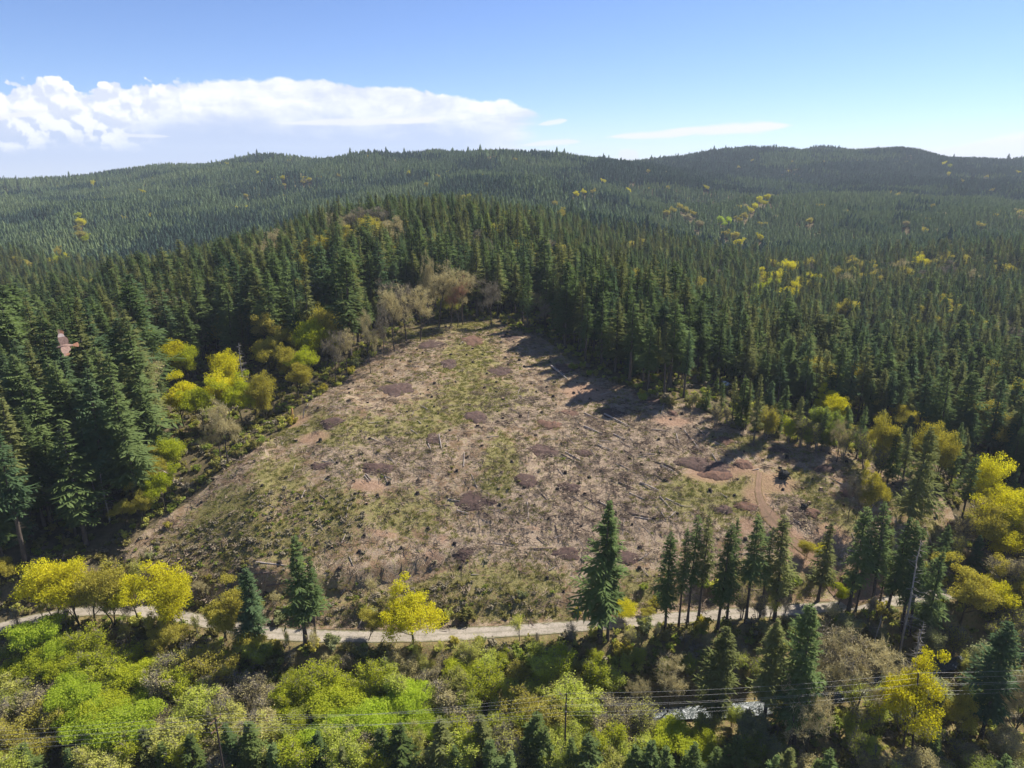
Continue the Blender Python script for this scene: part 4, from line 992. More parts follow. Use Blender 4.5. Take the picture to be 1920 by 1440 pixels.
# broadleaved trees scattered through the middle and far forest: (column, crown centre row, height, colour)
FARLEAF = [(1478,500,16,'maple_yellow'),(1462,520,13,'maple_yellow'),(1425,540,16,'maple_green'),(1440,520,12,'maple_yellow'),(1500,525,12,'maple_yellow'),(1515,530,10,'maple_yellow'),(1495,545,9,'maple_gold'),(1470,545,9,'maple_yellow'),(1575,635,12,'maple_gold'),(1580,680,12,'maple_gold'),(1600,700,14,'maple_gold'),(1560,745,11,'maple_yellow'),(1620,640,10,'maple_gold'),(1650,705,12,'maple_gold'),(1635,620,10,'maple_gold'),(1770,680,12,'maple_gold'),(1770,708,12,'maple_gold'),(1810,750,14,'maple_gold'),(1690,770,12,'maple_gold'),(1720,485,9,'maple_yellow'),(1740,492,9,'maple_yellow'),(1565,560,9,'maple_yellow'),(1350,410,11,'lime'),(1365,412,11,'lime'),(1358,418,9,'lime'),(1425,372,10,'maple_yellow'),(1432,378,10,'maple_yellow'),(1415,385,10,'maple_yellow'),(1408,392,9,'maple_yellow'),(1440,368,9,'maple_yellow'),(1395,402,9,'maple_gold'),(1385,410,9,'maple_gold'),(1275,385,10,'maple_gold'),(1285,392,10,'maple_gold'),(1262,392,10,'maple_gold'),(1250,398,9,'maple_gold'),(1290,405,10,'alder_grey'),(1310,418,10,'alder_grey'),(1300,398,9,'maple_gold'),(1380,440,10,'maple_gold'),(1425,442,9,'maple_yellow'),(1360,435,9,'maple_gold'),(1385,452,10,'maple_yellow'),(930,418,17,'maple_green'),(945,425,17,'lime'),(952,415,14,'maple_green'),(925,440,12,'maple_green'),(655,410,14,'alder_grey'),(672,412,16,'bare'),(710,412,20,'bare'),(725,425,18,'alder_grey'),(715,445,13,'alder_grey'),(960,400,12,'maple_gold'),(985,402,10,'maple_gold'),(1040,380,9,'maple_gold'),(1052,398,12,'maple_gold'),(1080,362,9,'maple_yellow'),(1095,358,9,'maple_yellow'),(1112,357,9,'maple_gold'),(1132,338,9,'maple_yellow'),(1178,355,9,'maple_yellow'),(870,372,12,'maple_gold'),(880,368,9,'maple_yellow'),(150,415,13,'maple_yellow'),(145,425,12,'maple_gold'),(152,440,13,'maple_gold'),(160,445,11,'maple_green'),(148,402,9,'maple_green'),(175,342,13,'maple_yellow'),(197,373,9,'maple_yellow'),(268,358,10,'maple_yellow'),(272,348,9,'maple_gold'),(235,408,9,'maple_gold'),(282,403,8,'maple_yellow'),(110,488,14,'maple_green'),(122,480,10,'maple_yellow'),(98,492,12,'maple_yellow'),(105,470,11,'maple_gold'),(335,304,10,'maple_yellow'),(345,307,10,'maple_yellow'),(372,304,9,'maple_gold'),(425,306,8,'maple_yellow'),(483,322,9,'maple_yellow'),(530,332,9,'maple_yellow'),(568,340,8,'maple_gold'),(580,336,9,'maple_yellow'),(530,368,8,'maple_yellow'),(462,388,8,'maple_yellow'),(445,390,8,'maple_yellow'),(460,366,8,'maple_gold'),(635,258+70,8,'maple_gold'),(600,422,12,'maple_gold'),(580,410,12,'maple_gold'),(1385,312,8,'maple_gold'),(1410,300,8,'maple_gold'),(1500,335,8,'maple_yellow'),(1485,303,8,'maple_gold'),(1545,303,8,'maple_gold'),(1770,305,11,'maple_yellow'),(1778,325,11,'maple_yellow'),(1782,310,11,'maple_green'),(1805,338,9,'maple_gold'),(1850,330,9,'maple_gold'),(1860,355,8,'maple_gold'),(1910,322,10,'maple_yellow'),(1325,350,9,'maple_yellow'),(1345,352,8,'maple_gold'),(1232,314,8,'maple_gold'),(1215,320,8,'maple_gold'),(1655,358,7,'maple_gold'),(1670,360,7,'maple_gold'),(1685,362,7,'maple_gold'),(1600,350,7,'maple_gold'),(1640,352,7,'maple_gold'),(1750,385,8,'maple_gold'),(1840,420,8,'maple_gold'),(1700,418,8,'alder_grey'),(1520,412,8,'maple_gold'),(820,330,9,'maple_gold'),(840,322,8,'maple_yellow'),(766,322,8,'maple_yellow'),(905,330,8,'maple_yellow'),(915,335,8,'maple_gold'),(965,298,8,'maple_gold'),(800,345,8,'maple_gold'),(500,475,13,'alder_grey'),(450,480,14,'maple_gold'),(1180,460,11,'maple_gold'),(1030,470,12,'alder_grey'),(1690,500,11,'alder_grey'),(1830,520,11,'alder_grey'),(1890,660,12,'alder_grey'),(1905,680,12,'alder_grey'),(1900,640,12,'bare'),(1780,600,12,'alder_grey'),(1650,560,12,'alder_grey'),(1400,560,10,'pink_bud'),(350,620,14,'alder_grey'),(560,480,13,'maple_gold'),(845,560,12,'alder_olive'),(1110,560,11,'alder_olive'),(1000,560,10,'alder_grey'),(690,425,14,'maple_gold')]
for (px, pc, h, cr) in FARLEAF:
    r = hit(px, pc, h * .8)
    if r is not None and pc < 548: h = max(h, 20.5) if r[1] < 420 else (max(h, 19) if r[1] < 650 else h * 1.2)
    r = hit(px, pc, h * .8) or hit(px, pc, h * .5)
    if r is None: continue
    k = 'bare' if cr == 'bare' else 'maple'
    plant(k, 'maple_tree' if k == 'maple' else 'bare_tree', 'maple tree' if k == 'maple' else 'bare tree', r[0], r[1], h * 1.2, 'twig' if cr == 'bare' else ('bud_grey' if cr == 'alder_grey' else ('far_gold' if cr == 'maple_gold' and r[1] > 500 else cr)), wide=R1.uniform(.95, 1.3) if r[1] < 650 else R1.uniform(.8, 1.1)); TAKEN.append((r[0], r[1], 3.0 if r[1] < 600 else 5.0))

# ------------------------------------------------------------------ the conifer forest
R2 = np.random.default_rng(33)
HOLES = [(657,452,30,7),(657,482,12,8),(1356,722,10,9),(757,457,12,8),(505,523,26,9),(590,548,26,8),(650,440,14,6),(1398,560,6,8)]
def grid(sp, y0, y1, um):
    ys = np.arange(y0, y1, sp * .866); P = []
    for j, y in enumerate(ys):
        xs = np.arange(-um * y - sp, um * y + sp, sp) + (j % 2) * sp / 2
        P.append(np.stack([xs, np.full(len(xs), y)], 1))
    P = np.concatenate(P); return P + R2.uniform(-.42, .42, P.shape) * sp
P = grid(6.2, 128, 660, .98)
x, y = P[:, 0], P[:, 1]; z = hz(x, y); px, py = proj(x, y, z)
ok = ~inside(x, y, CLEAR) & ~inside(x, y, RAV) & (y > road_y(x) + 7) & (y > 137)
db, _ = dist_poly(x, y, np.concatenate([CLEAR, CLEAR[:1]]))
for c in [d for d in THINGS if d['name'] in ('maple_tree', 'bare_tree') and d['y'] > 215]:
    ok &= ~((np.abs(x - c['x'] * y / c['y']) < 3.6) & (y < c['y']) & (y > c['y'] - min(22, .055 * c['y'] + 4)))
ok &= ~((px > 1290) & (db < 9) & (y < 235)) & ~((px > 1290) & (db < 15) & (y < 245)) & ~((px > 1290) & (db < 32) & (y < 250) & (R2.random(len(x)) < .4))
ok &= ~((px > 1620) & (y < 195) & (R2.random(len(x)) < .80))
ok &= ~((px < 330) & (px > 90) & (y < 166) & (R2.random(len(x)) < .5))
ok &= ~((px < 95) & (y < 146))
ok &= db > 2.0
ok &= ~((px > 690) & (px < 960) & (db < 12) & (y > 275) & (R2.random(len(x)) < .75))
ok &= ~((px < 700) & (px > 450) & (db < 22) & (y < 262) & (R2.random(len(x)) < .8))
ok &= ~((px < 460) & (db < 7) & (y < 260) & (R2.random(len(x)) < .6))
for (a, b, rx, ry) in HOLES:          # clearings among the trees, each with an open strip of low growth before it
    g = hit(a, b)
    w = rx / FOC * g[1] * 1.0
    ok &= ~((np.abs(x - g[0] * y / g[1]) < w) & (y < g[1] + 8) & (y > g[1] - 34))
T_ = np.array(TAKEN)
for k in range(0, len(x), 4000):
    s = slice(k, k + 4000)
    d = np.hypot(x[s, None] - T_[None, :, 0], y[s, None] - T_[None, :, 1]) - T_[None, :, 2]
    ok[s] &= d.min(1) > .3
ok &= R2.random(len(x)) > .06 + .25 * (fbm(x, y, 40, 2) > .28)
x, y, z, px, py, db = x[ok], y[ok], z[ok], px[ok], py[ok], db[ok]
h = np.where(y < 260, 35, np.where(y < 380, 31, 27.0))
h = np.where((px < 520) & (y < 250), 37, h); h = np.where(px > 1290, np.where(y < 300, 29, 25), h)
h = np.where((px > 1290) & (db < 30) & (y < 245), 12.5, h)
h = h * R2.uniform(.62, 1.15, len(x)) * (1 + .3 * fbm(x, y, 60, 2)); h = np.where(R2.random(len(x)) < .10, h * .6, h)
# which ones show largest: near-to-far fill of a coarse picture
order = np.argsort(y); occ = np.zeros((480, 640), bool); vis = np.zeros(len(x))
tx, ty = proj(x, y, z + h)
for i in order:
    a, b = int(ty[i] / 3), int(py[i] / 3)
    if b <= 0 or a >= 480 or px[i] < -40 or px[i] > 1960: continue
    hw = max(1.0, 3.4 * FOC / y[i] / 3)
    for r in range(max(a, 0), min(b, 480)):
        f = (r - a) / max(b - a, 1)
        w = hw * min(1.0, .12 + f * 1.5) if f < .75 else .6
        c0, c1 = int(max(0, px[i] / 3 - w)), int(min(640, px[i] / 3 + w + 1))
        if c1 > c0:
            row = occ[r, c0:c1]; vis[i] += (~row).sum(); row[:] = True
n_now = len([1 for d in THINGS if d['name'] == 'fir_tree'])
pickers = np.argsort(-vis)[:300 - n_now]; sel = np.zeros(len(x), bool); sel[pickers] = True
FCOL = ['fir_green', 'fir_green', 'fir_olive', 'fir_blue']
for i in np.where(sel)[0]:
    edge = db[i] < 10
    key = 'fir_tall' if (R2.random() < (.55 if edge else .25)) else ('fir' if R2.random() < .75 else 'fir_bushy')
    plant(key, 'fir_tree', 'fir tree', x[i], y[i], h[i], FCOL[int(R2.integers(0, 4))], wide=R2.uniform(1.0, 1.4))
shapes = []
for key, cr in [('fir', 'fir_green'), ('fir', 'fir_olive'), ('fir', 'fir_blue'), ('fir_tall', 'fir_olive'), ('fir_bushy', 'fir_green')]:
    for v in range(len(PRO[key])): T, C, H = PRO[key][v]; shapes.append((join2(T, C, 'bark', cr, 'conifer'), H))
rest = np.where(~sel)[0]; pk = R2.integers(0, len(shapes), len(rest)); s = h[rest] / np.array([a[1] for a in shapes])[pk]; wd = s * R2.uniform(1.0, 1.4, len(rest))
# ---- far plantation hills: only where something of a tree can be seen from about here
fx = []; 
for sp_, a, b in [(5.2, 640, 1000), (6.0, 1000, 1500), (7.0, 1500, 2500)]: fx.append(grid(sp_, a, b, .86))
Q = np.concatenate(fx); qx, qy = Q[:, 0], Q[:, 1]; qz = hz(qx, qy)
us = np.linspace(-.95, .95, 260); Ys = np.exp(np.linspace(math.log(250), math.log(2600), 420))
UU, YG = np.meshgrid(us, Ys, indexing='ij'); E = (hz(UU * YG, YG) + 9 - CAMH) / YG
RM = np.maximum.accumulate(E, 1)
iu = np.clip(np.round((qx / qy + .95) / 1.9 * 259).astype(int), 0, 259); iy = np.clip(np.searchsorted(Ys, qy * .965) - 1, 0, 419)
qh = R2.uniform(12, 19, len(qx)) * (1 + .5 * np.maximum(0, fbm(qx, qy, 150, 3))) * np.where(qy > 1400, 1.05, 1)
big = R2.random(len(qx)) < .004; qh = np.where(big, qh * 1.5, qh)
qpx, _ = proj(qx, qy, qz); dome = (qpx > 1180 + .35 * np.maximum(0, 1000 - qy)) & (qy > 760) & (qy < 1330) & (fbm(qx, qy, 70, 2) > -.35); ridge = (qpx > 1120) & (qy >= 1330)
qh = np.where(dome, qh * .72, np.where(ridge, qh * 1.1, qh))
see = (qz + qh + 2 - CAMH) / qy > RM[iu, iy] - .002
gap = fbm(qx + 77, qy, 38, 3) > .42
for c in [d for d in THINGS if d['y'] > 560]:
    see &= np.hypot(qx - c['x'], qy - c['y']) > 5.0
    see &= ~((np.abs(qx - c['x'] * qy / c['y']) < 5.5) & (qy < c['y']) & (qy > c['y'] - 34))
see &= ~gap & (R2.random(len(qx)) > .03)
qx, qy, qz, qh, dome, ridge = qx[see], qy[see], qz[see], qh[see], dome[see], ridge[see]
ff = [far_fir(300 + i, rad=r, tiers=t_) for i, (r, t_) in enumerate([(2.3,6),(2.0,7),(2.7,6),(1.8,6),(2.4,7)])]
ffm = [g.mesh('far conifer', [M[c]]) for c in ('fir_far', 'far_light', 'far_dark') for g in ff]
pts = np.stack([qx, qy, qz - .3], 1); s2 = qh / 16.0; w2 = s2 * R2.uniform(1.2, 1.9, len(qx)); s2 = s2 * .9
mixn = fbm(qx + 500, qy, 110, 3) + R2.normal(0, .10, len(qx)); tone = np.where(dome, np.where(mixn > -.38, 1, 0), np.where(ridge, np.where(mixn > .22, 0, 2), np.where(mixn > .22, 1, np.where(mixn < -.2, 2, 0))))  # stand tone by hill and noise, standing in for shading the canopy hides
pk2 = tone * 5 + R2.integers(0, 5, len(qx))
scatter('plantation_forest', pts, np.stack([w2, w2, s2], 1), R2.uniform(0, 6.28, len(qx)), pk2, ffm, 'dense young conifer plantation covering the far hills')
scatter('conifer_forest', np.stack([x[rest], y[rest], z[rest] - .2], 1), np.stack([wd, wd, s], 1), R2.uniform(0, 6.28, len(rest)), pk, [a[0] for a in shapes], tilt=R2.normal(0, .022, (len(rest), 2)), label='dark fir forest behind the logged slope')
print('forest', len(x), 'far', len(qx), 'things', len(THINGS))
# small dull broadleaved crowns mixed into the far hills
fb = [far_broad(400 + i).mesh('far crown', [M[c]]) for i, c in enumerate(['far_gold', 'bud_grey', 'far_gold', 'bud_grey'])]
G_ = grid(17, 380, 2400, .86); gx, gy = G_[:, 0], G_[:, 1]; gz = hz(gx, gy)
mm = (fbm(gx - 50, gy, 120, 3) + R2.normal(0, .25, len(gx)) > .49) & ~inside(gx, gy, CLEAR)
iu = np.clip(np.round((gx / gy + .95) / 1.9 * 259).astype(int), 0, 259); iy = np.clip(np.searchsorted(Ys, gy * .965) - 1, 0, 419)
mm &= (gz + 14 - CAMH) / gy > RM[iu, iy] - .002
gx, gy, gz = gx[mm], gy[mm], gz[mm]; s3 = R2.uniform(.6, 1.05, len(gx)) * np.where(gy < 650, 1.7, 1.0)
# larger ones between the nearer firs
G_ = grid(19, 200, 640, .95); nx2, ny2 = G_[:, 0], G_[:, 1]; npx, npy = proj(nx2, ny2, hz(nx2, ny2))
m2_ = (fbm(nx2 + 30, ny2, 80, 3) + R2.normal(0, .22, len(nx2)) + np.where(npx > 1250, .05, 0) > .25) & ~inside(nx2, ny2, CLEAR) & ~inside(nx2, ny2, RAV)
m2_ &= (dist_poly(nx2, ny2, np.concatenate([CLEAR, CLEAR[:1]]))[0] > np.where(npx > 1000, 45, 14))
nx2, ny2 = nx2[m2_], ny2[m2_]
for i, c in enumerate(['far_gold', 'bud_grey', 'far_gold', 'maple_gold', 'twig']):
    T, C, H = PRO['maple'][i % 4]; fb.append(join2(T, C, 'bark', c, 'far crown'))
gx = np.concatenate([gx, nx2]); gy = np.concatenate([gy, ny2]); gz = np.concatenate([gz, hz(nx2, ny2)])
s3 = np.concatenate([s3, R2.uniform(17, 25, len(nx2)) / 14]); pkb = np.concatenate([R2.integers(0, 4, len(gx) - len(nx2)), 4 + R2.integers(0, 5, len(nx2))])
scatter('deciduous_woods', np.stack([gx, gy, gz], 1), np.stack([s3, s3, s3], 1), R2.uniform(0, 6.28, len(gx)), pkb, fb, 'dull gold budding trees dotted through the far forest')

# ------------------------------------------------------------------ ground growth
def undergrowth():
    n = 30000; X = R2.uniform(-175, 175, n); Y = R2.uniform(86, 345, n)
    ok = ~inside(X, Y, CLEAR) & (np.abs(Y - road_y(X)) > 3.4) & (dist_poly(X, Y, RIVER)[0] > 5.0) & (dist_poly(X, Y, LANDL)[0] > 5.5)
    keep = np.where(Y < 150, 1.0, .55); ok &= R2.random(n) < keep
    X, Y = X[ok], Y[ok]
    ms = []
    for i, c in enumerate(['fern', 'bush_green', 'alder_olive', 'fern', 'grass_green', 'twig']):
        T, C = bush(500 + i, H=1.3, n=160, leaf=.34, rad=1.3); ms.append(join2(T.mesh('stems', [M['bark']]), C.mesh('leaves', [M[c]]), 'bark', c, 'undergrowth clump'))
    s = R2.uniform(.5, 1.35, len(X)); scatter('undergrowth', np.stack([X, Y, hz(X, Y) - .05], 1), np.stack([s, s, s * R2.uniform(.6, 1.2, len(X))], 1), R2.uniform(0, 6.28, len(X)), R2.integers(0, 6, len(X)), ms, 'brambles and low green growth under the trees')
undergrowth()
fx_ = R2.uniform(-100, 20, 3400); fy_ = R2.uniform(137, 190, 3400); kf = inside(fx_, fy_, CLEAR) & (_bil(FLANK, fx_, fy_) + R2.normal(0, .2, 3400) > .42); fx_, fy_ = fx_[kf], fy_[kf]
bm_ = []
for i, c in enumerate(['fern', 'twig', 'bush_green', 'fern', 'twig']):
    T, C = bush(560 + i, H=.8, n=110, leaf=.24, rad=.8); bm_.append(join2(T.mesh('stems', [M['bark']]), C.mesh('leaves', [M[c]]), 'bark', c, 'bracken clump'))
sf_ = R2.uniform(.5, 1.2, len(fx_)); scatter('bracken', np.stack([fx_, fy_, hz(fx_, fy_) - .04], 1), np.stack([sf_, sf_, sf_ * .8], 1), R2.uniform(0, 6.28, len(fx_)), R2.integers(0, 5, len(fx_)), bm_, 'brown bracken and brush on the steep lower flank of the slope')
def tuft(seed, n=26, H=.5, rad=.7, w=.05):
    R = np.random.default_rng(seed); G = Geo()
    o = np.concatenate([R.normal(0, rad * .5, (n, 2)), np.zeros((n, 1))], 1); d = nrm(np.concatenate([R.normal(0, .55, (n, 2)), np.ones((n, 1))], 1)); e = o + d * R.uniform(.5, 1.1, (n, 1)) * H
    sdv = nrm(np.cross(d, R.normal(size=(n, 3)))) * w
    G.quads(np.stack([o - sdv, o + sdv, e + sdv * .3, e - sdv * .3], 1)); return G
NC = 60000
X = R2.uniform(-108, 126, NC); Y = R2.uniform(136, 302, NC); ok = inside(X, Y, CLEAR) & (dist_poly(X, Y, TRK)[0] > 2.6) & (dist_poly(X, Y, LANDL)[0] > 5.2)
X, Y = X[ok], Y[ok]
gv = _bil(GRS, X, Y); sv = _bil(SLA, X, Y); dv = _bil(DRT, X, Y); nz = fbm(X, Y, 9, 3)
isg = (gv + nz * .55 + R2.normal(0, .22, len(X)) > .44) & (dv < .45)
k = isg & (R2.random(len(X)) < .95); s = R2.uniform(.5, 1.25, k.sum())
tm = [tuft(600 + i).mesh('grass tuft', [M['grass' if i % 2 else 'grass_green']]) for i in range(6)]
scatter('grass', np.stack([X[k], Y[k], hz(X[k], Y[k])], 1), np.stack([s, s, s], 1), R2.uniform(0, 6.28, k.sum()), R2.integers(0, 6, k.sum()), tm, 'rough green grass coming up on the logged slope')
def slash_clump(seed, n=9, L=(.5, 2.6), w=.055, spread=1.2):
    R = np.random.default_rng(seed); G = Geo(); a0 = R.uniform(0, 6.28)
    for _ in range(n):
        a = a0 + R.normal(0, .7); l = R.uniform(*L); c = np.array([*R.normal(0, spread * .6, 2), R.uniform(.05, .35)]); d = np.array([math.cos(a), math.sin(a), R.normal(0, .16)]) * l / 2
        ww = w * R.uniform(.6, 1.6); G.tube([c - d, c + d], [ww, ww * .6], 3)
    return G
j = ~isg | (R2.random(len(X)) < .35); j &= R2.random(len(X)) < .05 + .42 * sv; j &= dv < .6
sm = [slash_clump(700 + i).mesh('slash', [M['slash' if i % 4 else 'slash_dark']]) for i in range(9)]
s = R2.uniform(.55, 1.2, j.sum()); zz = hz(X[j], Y[j])
scatter('slash_debris', np.stack([X[j], Y[j], zz], 1), np.stack([s, s, s], 1), R2.normal(-.7, .9, j.sum()), R2.integers(0, 9, j.sum()), sm, 'pale broken branches and logging slash strewn over the slope')
# ------------------------------------------------------------------ on the logged slope: soil heaps, stumps, logs
R3 = np.random.default_rng(44)
def reg(o, name, x, y, h, crown=None, key=None):
    z = float(hz(x, y)); px, py = proj(x, y, z); tx, ty = proj(x, y, z + h)
    THINGS.append(dict(o=o, key=key or name, name=name, crown=crown, x=x, y=y, h=h, px=float(px), py=float(py), tx=float(tx), ty=float(ty)))
HEAPS = [(808,645,22,9,0),(885,637,22,9,1),(957,633,18,6,0),(842,685,20,8,0),(938,697,22,9,0),(1055,693,20,12,0),(742,728,32,13,0),(617,793,24,10,0),(892,782,22,12,0),(812,824,14,11,0),(1070,775,17,6,1),(1030,797,22,9,1),(1150,777,24,9,0),(1020,848,28,13,0),(710,880,30,11,0),(987,903,22,13,0),(887,943,38,20,0),(1068,915,22,9,0),(1315,872,52,15,0),(1393,870,17,10,1),(1357,825,18,9,1),(1222,755,26,7,0),(1460,844,22,8,0),(1548,880,19,9,0),(1398,950,24,9,1),(1358,957,20,9,0),(1523,962,20,8,1),(870,1040,20,12,0),(1062,1038,27,12,0),(1177,1048,22,15,0),(1592,925,18,8,1),(1262,775,10,5,1),(1345,893,30,10,1),(600,875,20,7,0),(1488,955,14,6,0),(1095,850,18,7,0)]
HP = []
for n, (px, py, rx, ry, red) in enumerate(HEAPS):
    (x0, y0, z0), ax, ay = blob(px, py, rx, ry); ay = min(ay, ax * 1.5)
    na, nr_ = 44, 10; V = []; ph = R3.uniform(0, 50)
    for j in range(nr_ + 1):
        f = j / nr_
        for i in range(na):
            a = i * 2 * PI / na
            w = 1 + .55 * vnoise(np.array([math.cos(a) * 1.6 + ph]), np.array([math.sin(a) * 1.6]))[0] + .35 * vnoise(np.array([math.cos(a) * 5 + ph]), np.array([math.sin(a) * 5]))[0]
            x = x0 + math.cos(a) * ax * f * w; y = y0 + math.sin(a) * ay * f * w
            zb = float(hz(x, y)); hgt = (1 - f ** 2) * .55 + .9 * (1 - f ** 4) * max(0, fbm(np.array([x]), np.array([y]), 2.2, 3)[0] + .1)
            V.append((x - x0, y - y0, zb - z0 + hgt * .8 + (.06 if f < 1 else -.12)))
    q = [[j*na+i, j*na+(i+1) % na, (j+1)*na+(i+1) % na, (j+1)*na+i] for j in range(nr_) for i in range(na)]
    o = link('soil_heap', mesh_np('soil_heap', V, q, mats=[M['soil_red' if red else 'soil']], smooth_all=True), loc=(x0, y0, z0))
    o['category'] = 'soil heap'; reg(o, 'soil_heap', x0, y0, .8, 'soil_red' if red else 'soil'); HP.append((x0, y0, max(ax, ay)))
def stump_mesh(seed, charred=False):
    R = np.random.default_rng(seed); B = Geo(); C = Geo(); n = 12; prof = [(0, 1.55), (.18, 1.15), (.5, 1.0), (.85, .95)]
    rad = np.array([1 + R.normal(0, .10) for _ in range(n)]); fl = np.array([1 + max(0, R.normal(0, .35)) for _ in range(n)]); V = []
    for k, (z, s) in enumerate(prof):
        for i in range(n):
            a = i * 2 * PI / n; r = s * rad[i] * (fl[i] if k == 0 else 1); V.append((math.cos(a) * r * .45, math.sin(a) * r * .45, z * .8 - .1 + (R.normal(0, .03) if k == 3 else 0)))
    q = [[k*n+i, k*n+(i+1) % n, (k+1)*n+(i+1) % n, (k+1)*n+i] for k in range(3) for i in range(n)]
    B.add(V, q)
    top = V[-n:]; c = np.mean(top, 0); tv = [tuple(np.array(p) * [.93, .93, 1] + [0, 0, .012]) for p in top] 
    cut = mesh_np('cut_face', tv + [tuple(c + [0, 0, .02])], None, [[i, (i + 1) % n, n] for i in range(n)], mats=[M['stump_cut']])
    return B.mesh('stump_bark', [M['stump_bark']]), cut
SM = [stump_mesh(800 + i) for i in range(5)]
SP_ = []
tries = 0
while len(SP_) < 285 and tries < 9000:
    tries += 1
    x, y = R3.uniform(-105, 122), R3.uniform(137, 300)
    if not inside(np.array([x]), np.array([y]), CLEAR)[0]: continue
    if dist_poly(np.array([x]), np.array([y]), TRK)[0][0] < 3.5 or abs(y - road_y(x)) < 4: continue
    if SP_ and min((x - a) ** 2 + (y - b) ** 2 for a, b in SP_) < 16: continue
    if min(math.hypot(x - a, y - b) - c for a, b, c in HP) < .3: continue
    SP_.append((x, y))
    s = R3.uniform(.55, 1.15); r = empty('stump', (x, y, float(hz(x, y)) - .06), R3.uniform(0, 6.28), (s, s, s * R3.uniform(.8, 1.3)))
    r.rotation_euler[0] = R3.normal(0, .12)
    b, c = SM[int(R3.integers(0, 5))]; link('bark', b, r); link('cut_face', c, r, mat=M['stump_cut'] if R3.random() < .22 else M['stump_bark'])
    r['category'] = 'stump'; reg(r, 'stump', x, y, s)
def log_mesh(seed, bend=.05):
    R = np.random.default_rng(seed); G = Geo(); k = 7; t = np.linspace(-.5, .5, k)
    p = np.stack([t, np.cumsum(R.normal(0, .006, k)), np.cumsum(R.normal(0, .004, k))], 1)
    v, q = tube(p * [1, 1, 1], np.ones(k) * .001, 8)
    th = np.arange(8) * 2 * PI / 8; rr = np.linspace(1, .55, k) * (1 + R.normal(0, .05, k))
    V = np.stack([np.repeat(p[:, 0], 8), (p[:, 1, None] * 20 + rr[:, None] * np.cos(th)).ravel(), (p[:, 2, None] * 20 + rr[:, None] * np.sin(th)).ravel()], 1)
    c0, c1 = len(V), len(V) + 1; V = np.concatenate([V, [p[0] * [1, 20, 20], p[-1] * [1, 20, 20]]])
    tri = [[c0, (i + 1) % 8, i] for i in range(8)] + [[c1, (k-1)*8+i, (k-1)*8+(i+1) % 8] for i in range(8)]
    return mesh_np('log', V, q, tri, mats=[M['log_pale']], smooth_all=True)
LM = [log_mesh(900 + i) for i in range(6)]
def log_between(a, b, rad, mat, lift=.1):
    pa = np.array([a[0], a[1], float(hz(a[0], a[1])) + rad * .7 + lift]); pb = np.array([b[0], b[1], float(hz(b[0], b[1])) + rad * .7 + lift])
    d = pb - pa; L_ = np.linalg.norm(d); o = link('log', LM[int(R3.integers(0, 6))], mat=M[mat])
    o.matrix_world = Matrix.Translation(Vector((pa + pb) / 2)) @ Vector(d).to_track_quat('X', 'Z').to_matrix().to_4x4() @ Matrix.Diagonal((L_, rad, rad, 1))
    o['category'] = 'log'; m = (pa + pb) / 2; reg(o, 'log', m[0], m[1], rad * 2, mat); THINGS[-1]['len'] = L_
LOGS = [(1268,815,1273,833),(1283,808,1297,826),(1296,824,1310,842),(1198,853,1229,852),(1240,868,1266,880),(1238,873,1262,884),(1180,963,1222,972),(1190,970,1226,976),(1215,976,1236,965),(1254,972,1267,960),(1240,962,1249,975),(1244,760,1240,777),(1220,806,1252,809),(864,632,869,644),(868,641,862,646),(878,636,900,644),(1033,687,1064,712),(1040,690,1060,705),(1133,777,1181,801),(1140,774,1174,789),(1053,853,1088,871),(1060,849,1092,866),(1212,856,1196,858),(1230,867,1264,878),(803,833,809,848),(823,816,828,842),(840,937,862,941),(857,958,880,964),(908,962,925,972),(683,893,693,904),(686,890,697,901),(722,895,727,908),(715,890,735,900),(726,716,748,722),(745,722,752,736),(730,746,738,742),(306,885,345,912),(290,944,358,938),(640,1020,648,1003),(655,1045,662,1062),(1030,1070,1040,1064),(1040,1010,1055,1003),(1005,985,1012,975),(1300,838,1318,848),(1335,852,1345,868),(1350,875,1342,862),(820,950,845,948),(1095,775,1120,786),(1095,800,1130,815),(1120,835,1150,846),(1150,815,1180,829),(1170,845,1190,858),(1160,905,1195,920),(1180,925,1210,938),(1120,940,1150,955),(1200,905,1235,921),(1225,890,1255,903),(1248,935,1280,950),(1340,830,1360,838),(590,868,612,874),(565,935,572,920),(600,930,620,944),(560,1010,572,992),(480,1055,540,1062),(470,1078,520,1074),(455,1068,470,1090),(500,1100,560,1092),(640,1115,655,1095)]
for a, b, c, d in LOGS:
    p, q_ = hit(a, b), hit(c, d); L_ = math.hypot(p[0]-q_[0], p[1]-q_[1])
    log_between(p, q_, min(.32, .13 + L_ * .014), 'log_pale' if (a + d) % 4 else 'log_brown')
_p, _q = hit(1133, 777), hit(1181, 801); LA = math.atan2(_q[1]-_p[1], _q[0]-_p[0])
n0 = 0
while n0 < 130:
    x, y = R3.uniform(-100, 118), R3.uniform(138, 290)
    if not inside(np.array([x]), np.array([y]), CLEAR)[0]: continue
    sv_ = float(_bil(SLA, np.array([x]), np.array([y]))[0])
    if R3.random() > sv_ ** 1.6: continue
    near_heap = min(math.hypot(x - a, y - b) - c for a, b, c in HP)
    a = (LA if sv_ > .6 else R3.uniform(0, 3.14)) + R3.normal(0, .5); L_ = R3.uniform(1.8, 6); dx, dy = math.cos(a) * L_ / 2, math.sin(a) * L_ / 2
    if abs(y - road_y(x)) < 3 + L_ / 2 or near_heap < 0: continue
    log_between((x - dx, y - dy), (x + dx, y + dy), R3.uniform(.07, .17), 'log_pale' if R3.random() < .72 else 'log_brown'); n0 += 1
